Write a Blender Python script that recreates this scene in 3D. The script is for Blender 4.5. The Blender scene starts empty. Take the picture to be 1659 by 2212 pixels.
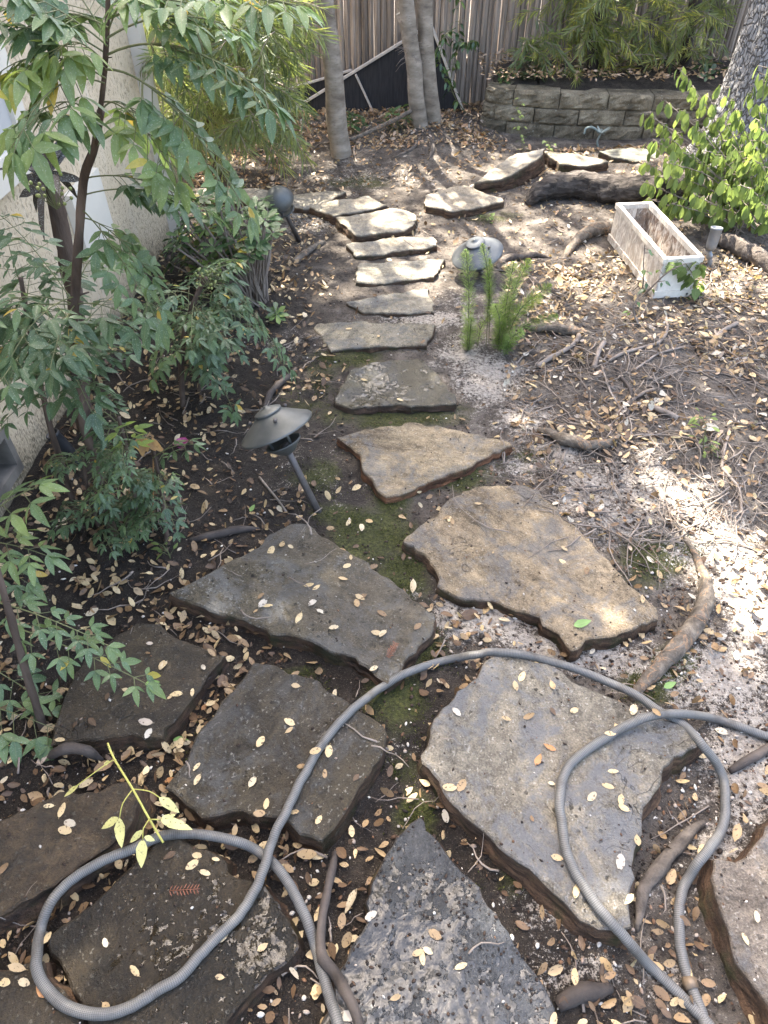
import bpy, math, random
import numpy as np
from mathutils import Vector, Matrix, noise
from mathutils.geometry import delaunay_2d_cdt
random.seed(7)
R = math.radians
C = bpy.context.scene.collection
V = Vector

# ------------------------------------------------------------------ camera, sky, sun, exposure
CAM_H = 1.5
PITCH = R(45)
K = 1.8517 / 2840
cam = bpy.data.cameras.new('camera')
cam.sensor_fit = 'VERTICAL'
cam.sensor_height = 24.0
cam.lens = 24.0 * 2840 / 4096
cam.clip_start = 0.02
cam.clip_end = 400
cam_o = bpy.data.objects.new('camera', cam)
C.objects.link(cam_o)
cam_o.location = (0, 0, CAM_H)
cam_o.rotation_euler = (R(90) - PITCH, 0, 0)
bpy.context.scene.camera = cam_o

SUN_EL = R(60)
SUN_H = V((-0.33, 0.944, 0)).normalized()
SUN = V((SUN_H.x * math.cos(SUN_EL), SUN_H.y * math.cos(SUN_EL), math.sin(SUN_EL)))
w = bpy.data.worlds.new('World')
bpy.context.scene.world = w
w.use_nodes = True
nt = w.node_tree
sky = nt.nodes.new('ShaderNodeTexSky')
sky.sky_type = 'NISHITA'
sky.sun_disc = False
sky.sun_elevation = SUN_EL
sky.sun_rotation = math.atan2(SUN_H.x, SUN_H.y)
sky.air_density = 1.0
sky.dust_density = 5.0
sky.ozone_density = 0.0
nt.links.new(sky.outputs[0], nt.nodes['Background'].inputs[0])
nt.nodes['Background'].inputs[1].default_value = 0.09
sl = bpy.data.lights.new('sun', 'SUN')
sl.energy = 3.6
sl.angle = R(0.5)
sl.color = (1.0, 0.93, 0.82)
sun_o = bpy.data.objects.new('sun', sl)
C.objects.link(sun_o)
sun_o.rotation_euler = (-SUN).to_track_quat('-Z', 'Y').to_euler()
vs = bpy.context.scene.view_settings
vs.view_transform = 'Standard'
vs.look = 'None'
vs.gamma = 1.0
vs.exposure = 3.75
bpy.context.scene.cycles.max_bounces = 8
bpy.context.scene.cycles.transparent_max_bounces = 8

# ------------------------------------------------------------------ pixel <-> world (pixels of a 1659 x 2212 view of the photograph)
SP, CP = math.sin(PITCH), math.cos(PITCH)
def ray(px, py):
    u = (px - 829.5) * K
    v = -(py - 1106) * K
    return V((u, CP + v * SP, -SP + v * CP))
def P(px, py, z=0.0):
    d = ray(px, py)
    return V((0, 0, CAM_H)) + d * ((z - CAM_H) / d.z)
def YP(px, py, y):
    d = ray(px, py)
    return V((0, 0, CAM_H)) + d * (y / d.y)
def XP(px, py, x):
    d = ray(px, py)
    return V((0, 0, CAM_H)) + d * (x / d.x)
def proj(p):
    x, y, z = p[0], p[1], p[2] - CAM_H
    dep = y * CP - z * SP
    up = y * SP + z * CP
    if dep < 0.05: return (-9999, -9999)
    return (829.5 + x / dep / K, 1106 - up / dep / K)
def inpoly(x, y, poly):
    c = False
    j = len(poly) - 1
    for i in range(len(poly)):
        xi, yi = poly[i][0], poly[i][1]
        xj, yj = poly[j][0], poly[j][1]
        if (yi > y) != (yj > y) and x < (xj - xi) * (y - yi) / (yj - yi) + xi: c = not c
        j = i
    return c
def rnd(a, b): return random.uniform(a, b)

# ------------------------------------------------------------------ objects and meshes
def tag(o, label=None, cat=None, group=None, kind=None):
    if label: o['label'] = label
    if cat: o['category'] = cat
    if group: o['group'] = group
    if kind: o['kind'] = kind
    return o
def thing(name, label, cat, loc=(0, 0, 0), group=None):
    o = bpy.data.objects.new(name, None)
    C.objects.link(o)
    o.location = loc
    o.empty_display_size = 0.05
    return tag(o, label, cat, group)
class MB:
    def __init__(s):
        s.v = []; s.f = []; s.t = []; s.uv = []; s.m = []
    def add(s, vs_, fs, tint=0.5, uv=None, mi=0):
        b = len(s.v)
        s.v.extend([tuple(q) for q in vs_])
        s.t.extend(tint if isinstance(tint, list) else [tint] * len(vs_))
        s.uv.extend(uv if uv else [(0, 0)] * len(vs_))
        for f in fs:
            s.f.append(tuple(i + b for i in f))
            s.m.append(mi)
    def mesh(s, name, mats, smooth=True, origin=None):
        me = bpy.data.meshes.new(name)
        vv = s.v if origin is None else [(a[0] - origin[0], a[1] - origin[1], a[2] - origin[2]) for a in s.v]
        me.from_pydata(vv, [], s.f)
        at = me.attributes.new('tint', 'FLOAT', 'POINT')
        at.data.foreach_set('value', s.t)
        ul = me.uv_layers.new(name='uv')
        li = np.zeros(len(me.loops), dtype=np.int32)
        me.loops.foreach_get('vertex_index', li)
        ul.data.foreach_set('uv', np.array(s.uv, dtype=np.float32)[li].ravel())
        for m in (mats if isinstance(mats, (list, tuple)) else [mats]): me.materials.append(m)
        me.polygons.foreach_set('material_index', s.m)
        me.polygons.foreach_set('use_smooth', [smooth] * len(s.f))
        me.update()
        if s_angle := getattr(s, 'sharp', None): me.set_sharp_from_angle(angle=R(s_angle))
        return me
    def build(s, name, mats, parent=None, smooth=True, origin=None):
        """one mesh object; vertices are world coordinates; origin or the parent's location is subtracted"""
        loc = V(origin) if origin is not None else V((0, 0, 0))
        off = loc
        if parent is not None:
            off, q = V((0, 0, 0)), parent
            while q is not None: off, q = off + q.location, q.parent
        me = s.mesh(name, mats, smooth, origin=off)
        o = bpy.data.objects.new(name, me)
        C.objects.link(o)
        if parent is not None: o.parent = parent
        else: o.location = loc
        return o
def frames(pts):
    n = len(pts)
    T = []
    for i in range(n):
        d = pts[min(i + 1, n - 1)] - pts[max(i - 1, 0)]
        T.append(d.normalized() if d.length > 1e-9 else V((0, 0, 1)))
    a = V((0, 0, 1)) if abs(T[0].z) < 0.9 else V((1, 0, 0))
    N = (a - T[0] * a.dot(T[0])).normalized()
    out = []
    for i in range(n):
        N = N - T[i] * N.dot(T[i])
        N = N.normalized() if N.length > 1e-6 else T[i].orthogonal().normalized()
        out.append((T[i], N, T[i].cross(N)))
    return out
def tube(mb, pts, r, n=8, tint=0.5, cap=True, rough=0.0, rs=20.0, mi=0, flute=0.0):
    pts = [V(p) for p in pts]
    if not isinstance(r, (list, tuple)): r = [r] * len(pts)
    fr = frames(pts)
    vs_, uv, L = [], [], 0.0
    for i, p in enumerate(pts):
        if i: L += (pts[i] - pts[i - 1]).length
        for k in range(n):
            a = 2 * math.pi * k / n
            d = fr[i][1] * math.cos(a) + fr[i][2] * math.sin(a)
            q = p + d * r[i]
            if rough: q += d * (r[i] * rough * noise.fractal(V((q.x * rs, q.y * rs, q.z * rs * 0.45)), 0.8, 2.0, 4))
            if flute: q += d * (r[i] * flute * noise.noise(V((math.cos(a) * 2.2, math.sin(a) * 2.2, L * 1.6))))
            vs_.append(q)
            uv.append((k / n if k <= n / 2 else 1 - k / n, L))
    fs = []
    for i in range(len(pts) - 1):
        for k in range(n):
            k2 = (k + 1) % n
            fs.append((i * n + k, i * n + k2, (i + 1) * n + k2, (i + 1) * n + k))
    if cap:
        fs.append(tuple(range(n - 1, -1, -1)))
        fs.append(tuple((len(pts) - 1) * n + k for k in range(n)))
    mb.add(vs_, fs, tint, uv, mi)
def spline(pts, step=0.02):
    """Catmull-Rom through pts, about one sample per step"""
    pts = [V(p) for p in pts]
    out = []
    for i in range(len(pts) - 1):
        p0 = pts[max(i - 1, 0)]; p1 = pts[i]; p2 = pts[i + 1]; p3 = pts[min(i + 2, len(pts) - 1)]
        n = max(1, int((p2 - p1).length / step))
        for k in range(n):
            t = k / n
            out.append(0.5 * ((2 * p1) + (p2 - p0) * t + (2 * p0 - 5 * p1 + 4 * p2 - p3) * t * t + (3 * p1 - p0 - 3 * p2 + p3) * t ** 3))
    out.append(pts[-1])
    return out
def box(mb, c, sx, sy, sz, rot=None, tint=0.5, mi=0, bev=0.0):
    c = V(c)
    if bev <= 0:
        vs_ = [V((x * sx / 2, y * sy / 2, z * sz / 2)) for z in (-1, 1) for y in (-1, 1) for x in (-1, 1)]
        fs = [(0, 2, 3, 1), (4, 5, 7, 6), (0, 1, 5, 4), (2, 6, 7, 3), (0, 4, 6, 2), (1, 3, 7, 5)]
    else:
        def ring(z, b): 
            return [V((sx / 2 - b, -sy / 2, z)), V((sx / 2, -sy / 2 + b, z)), V((sx / 2, sy / 2 - b, z)), V((sx / 2 - b, sy / 2, z)),
                    V((-sx / 2 + b, sy / 2, z)), V((-sx / 2, sy / 2 - b, z)), V((-sx / 2, -sy / 2 + b, z)), V((-sx / 2 + b, -sy / 2, z))]
        def shr(rg, d): return [V((q.x * (1 - 2 * d / sx), q.y * (1 - 2 * d / sy), q.z)) for q in rg]
        r0 = shr(ring(-sz / 2, bev), bev); r1 = ring(-sz / 2 + bev, bev); r2 = ring(sz / 2 - bev, bev); r3 = shr(ring(sz / 2, bev), bev)
        vs_ = r0 + r1 + r2 + r3
        fs = [tuple(range(7, -1, -1)), tuple(range(24, 32))]
        for i in range(3):
            for k in range(8): fs.append((i * 8 + k, i * 8 + (k + 1) % 8, (i + 1) * 8 + (k + 1) % 8, (i + 1) * 8 + k))
    if rot is not None: vs_ = [rot @ q for q in vs_]
    mb.add([q + c for q in vs_], fs, tint, None, mi)
def lathe(mb, prof, M, n=40, tint=0.5, mi=0, wob=0.0):
    """prof: (radius, height) list, revolved about local z, placed by matrix M"""
    vs_, fs = [], []
    for (r, h) in prof:
        for k in range(n):
            a = 2 * math.pi * k / n
            rr = r * (1 + wob * noise.noise(V((math.cos(a) * 1.5, math.sin(a) * 1.5, h * 9))))
            vs_.append(M @ V((rr * math.cos(a), rr * math.sin(a), h)))
    for i in range(len(prof) - 1):
        for k in range(n): fs.append((i * n + k, i * n + (k + 1) % n, (i + 1) * n + (k + 1) % n, (i + 1) * n + k))
    mb.add(vs_, fs, tint, None, mi)
SH = {'round': (1, 1, 1), 'oval': (0.72, 1.0, 0.82), 'lance': (0.85, 0.95, 0.5), 'heart': (1.0, 0.85, 0.45), 'blade': (0.8, 1.0, 0.75), 'obov': (0.4, 0.8, 1.0)}
def leaf(mb, p, d, n, L, W, fold=0.25, droop=0.0, tint=0.5, shape='oval', st=3, mi=0, twist=0.0):
    """one leaf blade from p along d, facing n; folded along the midrib, curving down by droop"""
    d = V(d).normalized()
    n = V(n); n = n - d * n.dot(d)
    n = n.normalized() if n.length > 1e-5 else d.orthogonal().normalized()
    s = d.cross(n)
    ws = SH[shape]
    ss = (0.25, 0.5, 0.78) if st == 3 else (0.3, 0.68)
    wsel = ws if st == 3 else (ws[0], (ws[1] + ws[2]) / 2)
    if shape == 'lance' and st == 3: ss, wsel = (0.10, 0.32, 0.60, 0.84), (0.52, 1.0, 0.84, 0.42)
    if shape == 'round': ss, wsel = ((0.07, 0.30, 0.66, 0.93), (0.46, 0.95, 0.97, 0.45)) if st == 3 else ((0.10, 0.48, 0.88), (0.55, 1.0, 0.60))
    pts = [p]
    for i, a in enumerate(ss):
        cpos = p + d * (L * a) - n * (droop * L * a * a)
        hw = W * 0.5 * wsel[i]
        sd = s * math.cos(twist * a) + n * math.sin(twist * a)
        nn = n * math.cos(twist * a) - s * math.sin(twist * a)
        pts += [cpos + sd * hw + nn * (hw * fold), cpos, cpos - sd * hw + nn * (hw * fold)]
    pts.append(p + d * L - n * (droop * L))
    e = len(pts) - 1
    fs = [(0, 2, 1), (0, 3, 2)]
    for i in range(len(ss) - 1):
        b = 1 + 3 * i
        fs += [(b, b + 1, b + 4, b + 3), (b + 1, b + 2, b + 5, b + 4)]
    b = 1 + 3 * (len(ss) - 1)
    fs += [(b, b + 1, e), (b + 1, b + 2, e)]
    uv = [(0, 0.5)]
    for a in ss: uv += [(a, 0), (a, 0.5), (a, 1)]
    uv.append((1, 0.5))
    mb.add(pts, fs, tint, uv, mi)

# ------------------------------------------------------------------ materials
class NT:
    def __init__(s, name):
        s.m = bpy.data.materials.new(name)
        s.m.use_nodes = True
        s.t = s.m.node_tree
        s.t.nodes.clear()
        s.out = s.t.nodes.new('ShaderNodeOutputMaterial')
    def n(s, typ, **kw):
        nd = s.t.nodes.new(typ)
        for k, v in kw.items(): setattr(nd, k, v)
        return nd
    def put(s, sock, v):
        if isinstance(v, bpy.types.NodeSocket): s.t.links.new(v, sock)
        elif isinstance(v, tuple) and len(v) == 3 and sock.type == 'RGBA': sock.default_value = (*v, 1)
        else: sock.default_value = v
    def pos(s): return s.n('ShaderNodeNewGeometry').outputs['Position']
    def attr(s, name): return s.n('ShaderNodeAttribute', attribute_name=name).outputs['Fac']
    def uv(s): return s.n('ShaderNodeUVMap', uv_map='uv').outputs[0]
    def mapv(s, v, scale=(1, 1, 1), rot=(0, 0, 0)):
        m = s.n('ShaderNodeMapping')
        s.put(m.inputs[0], v); m.inputs['Scale'].default_value = scale; m.inputs['Rotation'].default_value = rot
        return m.outputs[0]
    def noise(s, v, scale, detail=6, rough=0.6, dist=0.0):
        m = s.n('ShaderNodeTexNoise')
        s.put(m.inputs['Vector'], v)
        m.inputs['Scale'].default_value = scale; m.inputs['Detail'].default_value = detail
        m.inputs['Roughness'].default_value = rough; m.inputs['Distortion'].default_value = dist
        return m.outputs['Fac']
    def vor(s, v, scale, feature='F1', out='Distance', rnd_=1.0):
        m = s.n('ShaderNodeTexVoronoi', feature=feature)
        s.put(m.inputs['Vector'], v); m.inputs['Scale'].default_value = scale
        m.inputs['Randomness'].default_value = rnd_
        return m.outputs[out]
    def ramp(s, f, stops):
        m = s.n('ShaderNodeValToRGB')
        s.put(m.inputs[0], f)
        el = m.color_ramp.elements
        while len(el) < len(stops): el.new(0.5)
        for e, (p, c) in zip(el, stops):
            e.position = p
            e.color = (c, c, c, 1) if isinstance(c, (int, float)) else (*c, 1)
        return m.outputs[0]
    def mix(s, f, a, b, mode='MIX'):
        m = s.n('ShaderNodeMix', data_type='RGBA', blend_type=mode)
        s.put(m.inputs[0], f)
        s.put(m.inputs[6], a); s.put(m.inputs[7], b)
        return m.outputs[2]
    def math(s, op, a, b=0.0, clamp=False):
        m = s.n('ShaderNodeMath', operation=op, use_clamp=clamp)
        s.put(m.inputs[0], a); s.put(m.inputs[1], b)
        return m.outputs[0]
    def bump(s, h, strength=0.5, dist=0.01, normal=None):
        m = s.n('ShaderNodeBump')
        s.put(m.inputs['Height'], h); s.put(m.inputs['Strength'], strength); m.inputs['Distance'].default_value = dist
        if normal is not None: s.put(m.inputs['Normal'], normal)
        return m.outputs[0]
    def principled(s, col, rough=0.7, normal=None, spec=0.5, metal=0.0, trans=None):
        p = s.n('ShaderNodeBsdfPrincipled')
        s.put(p.inputs['Base Color'], col); s.put(p.inputs['Roughness'], rough)
        p.inputs['Metallic'].default_value = metal
        s.put(p.inputs['Specular IOR Level'], spec)
        if normal is not None: s.put(p.inputs['Normal'], normal)
        if trans:
            tcol, amt = trans
            t = s.n('ShaderNodeBsdfTranslucent')
            s.put(t.inputs[0], tcol)
            mx = s.n('ShaderNodeMixShader')
            mx.inputs[0].default_value = amt
            s.t.links.new(p.outputs[0], mx.inputs[1]); s.t.links.new(t.outputs[0], mx.inputs[2])
            s.t.links.new(mx.outputs[0], s.out.inputs[0])
        else: s.t.links.new(p.outputs[0], s.out.inputs[0])
        return s.m
def leaf_mat(name, stops, rough=0.45, trans=0.35, spots=0.0, spec=0.5, veins=0.25, tboost=1.6, dust=0.0):
    t = NT(name)
    col = t.ramp(t.attr('tint'), stops)
    pos = t.pos()
    col = t.mix(0.6, col, t.ramp(t.noise(pos, 22, 3), [(0.3, 0.62), (0.7, 1.25)]), 'MULTIPLY')
    sep = t.n('ShaderNodeSeparateXYZ'); t.put(sep.inputs[0], t.uv())
    rib = t.math('ABSOLUTE', t.math('SUBTRACT', sep.outputs[1], 0.5))
    if veins:
        ribm = t.ramp(rib, [(0.0, 1.0), (0.07, 0.0)])
        col = t.mix(t.math('MULTIPLY', ribm, veins), col, t.mix(0.5, col, (0.45, 0.42, 0.2)))
    if spots:
        sp = t.ramp(t.noise(pos, 190, 2, 0.5), [(0.60, 0.0), (0.66, 1.0)])
        col = t.mix(t.math('MULTIPLY', sp, spots), col, (0.05, 0.03, 0.018))
    if dust:
        sp = t.ramp(t.noise(pos, 420, 2, 0.5), [(0.60, 0.0), (0.70, 0.7)])
        col = t.mix(t.math('MULTIPLY', sp, dust), col, (0.5, 0.52, 0.45))
    h = t.math('ADD', t.noise(pos, 150, 2), t.math('MULTIPLY', rib, 1.2))
    tc = t.mix(1.0, col, (tboost, tboost, tboost * 0.7), 'MULTIPLY')
    return t.principled(col, rough, t.bump(h, 0.25, 0.002), spec, trans=(tc, trans) if trans else None)
def simple_mat(name, a, b, scale=8, rough=0.7, bump=0.3, bd=0.004, spec=0.4, metal=0.0, bscale=60, stretch=(1, 1, 1)):
    t = NT(name)
    pos = t.mapv(t.pos(), stretch)
    col = t.ramp(t.noise(pos, scale, 6), [(0.3, a), (0.7, b)])
    return t.principled(col, rough, t.bump(t.noise(pos, bscale, 5), bump, bd), spec, metal)
# ------------------------------------------------------------------ ground height and soil kinds
MOUNDS = [(P(1350, 800), 0.055, 0.26), (V((0.32, 4.85, 0)), 0.06, 0.45), (V((2.0, 4.2, 0)), 0.08, 0.6),
          (P(1250, 960), 0.02, 0.15), (P(240, 1150), 0.03, 0.18), (V((-0.25, 4.6, 0)), 0.03, 0.25), (P(1500, 1000), 0.02, 0.3)]
def gz(x, y):
    z = 0.016 * noise.fractal(V((x * 1.7, y * 1.7, 3.1)), 1.0, 2.0, 3) + 0.008 * noise.noise(V((x * 9, y * 9, 1.0)))
    for c, h, r in MOUNDS:
        d = ((x - c.x) ** 2 + (y - c.y) ** 2) / (r * r)
        if d < 6: z += h * math.exp(-d)
    if y > 1.3: z += 0.012 * min(1, (y - 1.3))
    if x < -0.85 and y < 3.2: z += 0.02 * min(1, (-0.85 - x) / 0.15)
    return z
def G(px, py, dz=0.0):
    p = P(px, py)
    for _ in range(3): p = P(px, py, gz(p.x, p.y) + dz)
    return p
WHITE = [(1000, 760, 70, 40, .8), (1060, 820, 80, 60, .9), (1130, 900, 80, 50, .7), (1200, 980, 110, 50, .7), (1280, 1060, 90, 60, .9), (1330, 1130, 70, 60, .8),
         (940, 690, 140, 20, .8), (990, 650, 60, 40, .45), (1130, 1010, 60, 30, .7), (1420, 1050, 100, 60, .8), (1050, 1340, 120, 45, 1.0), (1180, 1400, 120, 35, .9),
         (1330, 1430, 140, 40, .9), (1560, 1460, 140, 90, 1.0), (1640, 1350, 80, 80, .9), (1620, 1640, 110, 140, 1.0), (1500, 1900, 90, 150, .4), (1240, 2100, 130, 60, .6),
         (1180, 1960, 90, 60, .5), (960, 1330, 40, 40, .8), (870, 1620, 50, 40, .35), (650, 1010, 70, 60, .3), (720, 1060, 60, 40, .3), (1420, 1100, 90, 60, .9), (1450, 1075, 100, 60, 1.1), (1530, 1170, 100, 70, 1.1), (1600, 1270, 90, 80, 1.0), (1390, 1040, 70, 60, 1.1), (1560, 1250, 120, 100, .5),  # blobs along the sun patch brighten it beyond its own pale crust
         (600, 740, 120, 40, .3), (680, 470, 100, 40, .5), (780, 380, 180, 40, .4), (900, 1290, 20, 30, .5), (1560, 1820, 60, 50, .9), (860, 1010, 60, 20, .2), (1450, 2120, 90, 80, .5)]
MOSS = [(760, 770, 90, 30, .9), (870, 895, 170, 32, 1.0), (690, 1030, 70, 50, .7), (800, 1160, 110, 60, 1.0), (1000, 1030, 80, 40, 1.0), (870, 1240, 60, 60, 1.0), (730, 1110, 70, 40, .9),
        (1400, 1210, 90, 60, .9), (1450, 1440, 70, 50, 1.0), (860, 1520, 90, 80, .9), (900, 1760, 50, 60, 1.0), (640, 1470, 80, 40, .8), (930, 1400, 60, 60, .8), (1160, 990, 60, 25, .7),
        (440, 1620, 50, 50, .5), (880, 1660, 50, 60, .6), (780, 395, 70, 16, .7), (1060, 470, 70, 14, .7), (880, 720, 90, 25, .5), (1480, 1190, 50, 40, .9), (650, 860, 60, 40, .5), (1400, 1480, 60, 40, 1.0),
        (700, 800, 60, 60, .6), (840, 1080, 60, 50, .7), (1100, 1880, 60, 80, .5)]
def blob(px, py, lst):
    s = 0.0
    for (x, y, rx, ry, v) in lst:
        d = ((px - x) / rx) ** 2 + ((py - y) / ry) ** 2
        if d < 4: s = max(s, v * math.exp(-d * 0.9))
    return s
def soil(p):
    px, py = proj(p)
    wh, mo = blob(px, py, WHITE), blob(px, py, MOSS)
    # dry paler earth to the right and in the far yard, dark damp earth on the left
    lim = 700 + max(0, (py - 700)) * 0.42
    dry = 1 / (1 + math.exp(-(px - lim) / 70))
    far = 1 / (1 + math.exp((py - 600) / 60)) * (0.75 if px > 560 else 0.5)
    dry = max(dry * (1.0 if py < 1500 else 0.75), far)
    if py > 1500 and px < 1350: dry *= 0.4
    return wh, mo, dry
t = NT('soil')
pos = t.pos()
wh, mo, dr = t.attr('white'), t.attr('moss'), t.attr('dry')
n1 = t.noise(pos, 14, 8, 0.7)
n2 = t.noise(pos, 90, 5, 0.7)
n3 = t.noise(pos, 5, 6, 0.65, 0.6)
nf = t.noise(pos, 320, 2, 0.6)
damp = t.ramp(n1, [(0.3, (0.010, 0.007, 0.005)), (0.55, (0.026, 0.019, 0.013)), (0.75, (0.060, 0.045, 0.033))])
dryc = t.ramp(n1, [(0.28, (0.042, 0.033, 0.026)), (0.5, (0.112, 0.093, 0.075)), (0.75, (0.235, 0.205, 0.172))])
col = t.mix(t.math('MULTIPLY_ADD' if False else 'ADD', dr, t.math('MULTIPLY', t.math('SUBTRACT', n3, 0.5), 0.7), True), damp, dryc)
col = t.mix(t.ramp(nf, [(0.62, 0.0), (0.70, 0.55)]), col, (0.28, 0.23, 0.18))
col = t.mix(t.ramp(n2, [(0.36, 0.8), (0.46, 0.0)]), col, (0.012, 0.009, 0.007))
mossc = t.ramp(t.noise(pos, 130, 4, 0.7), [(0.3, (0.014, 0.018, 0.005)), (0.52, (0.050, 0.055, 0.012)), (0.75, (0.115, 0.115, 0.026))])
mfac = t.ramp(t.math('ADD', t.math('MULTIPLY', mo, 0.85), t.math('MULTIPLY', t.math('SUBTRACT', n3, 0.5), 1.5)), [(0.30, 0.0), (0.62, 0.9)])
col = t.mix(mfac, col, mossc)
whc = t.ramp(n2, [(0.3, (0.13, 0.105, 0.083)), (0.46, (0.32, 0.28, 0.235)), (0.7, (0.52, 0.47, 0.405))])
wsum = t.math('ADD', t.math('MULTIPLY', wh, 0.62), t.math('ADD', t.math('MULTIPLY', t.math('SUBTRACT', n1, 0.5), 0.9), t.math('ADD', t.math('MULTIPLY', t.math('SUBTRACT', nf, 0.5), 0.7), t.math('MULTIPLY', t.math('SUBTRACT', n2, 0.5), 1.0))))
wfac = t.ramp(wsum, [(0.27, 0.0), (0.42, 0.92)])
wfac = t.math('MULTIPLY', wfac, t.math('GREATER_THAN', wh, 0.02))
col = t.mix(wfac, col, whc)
hgt = t.math('ADD', t.math('MULTIPLY', n1, 1.0), t.math('ADD', t.math('MULTIPLY', n2, 0.5), t.math('MULTIPLY', nf, 0.3)))
rg = t.ramp(t.math('ADD', dr, t.math('MULTIPLY', n3, 0.4)), [(0.1, 0.55), (0.6, 0.92)])
M_SOIL = t.principled(col, rg, t.bump(hgt, 1.0, 0.03), 0.3)

def axis(lo, hi, step, far):
    a = list(np.arange(lo, hi, step))
    d = step * 2
    x = hi
    while x < far: a.append(x); x += d; d *= 1.35
    d = step * 2; x = lo - step
    b = []
    while x > -far: b.append(x); x -= d; d *= 1.35
    return b[::-1] + a
xs, ys = axis(-1.5, 2.4, 0.018, 90), axis(0.05, 5.5, 0.018, 90)
vs_ = [(x, y, gz(x, y) + (0.004 * noise.fractal(V((x * 30, y * 30, 0)), 0.9, 2.0, 3) if -1.5 < x < 2.4 and 0 < y < 5.5 else 0)) for y in ys for x in xs]
nx = len(xs)
fs = [(j * nx + i, j * nx + i + 1, (j + 1) * nx + i + 1, (j + 1) * nx + i) for j in range(len(ys) - 1) for i in range(nx - 1)]
mb = MB(); mb.add(vs_, fs)
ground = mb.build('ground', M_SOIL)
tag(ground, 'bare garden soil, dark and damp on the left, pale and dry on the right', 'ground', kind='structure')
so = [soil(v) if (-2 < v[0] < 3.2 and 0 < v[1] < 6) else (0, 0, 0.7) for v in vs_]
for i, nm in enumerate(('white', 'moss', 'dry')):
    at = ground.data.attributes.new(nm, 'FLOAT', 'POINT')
    at.data.foreach_set('value', [s[i] for s in so])

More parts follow.
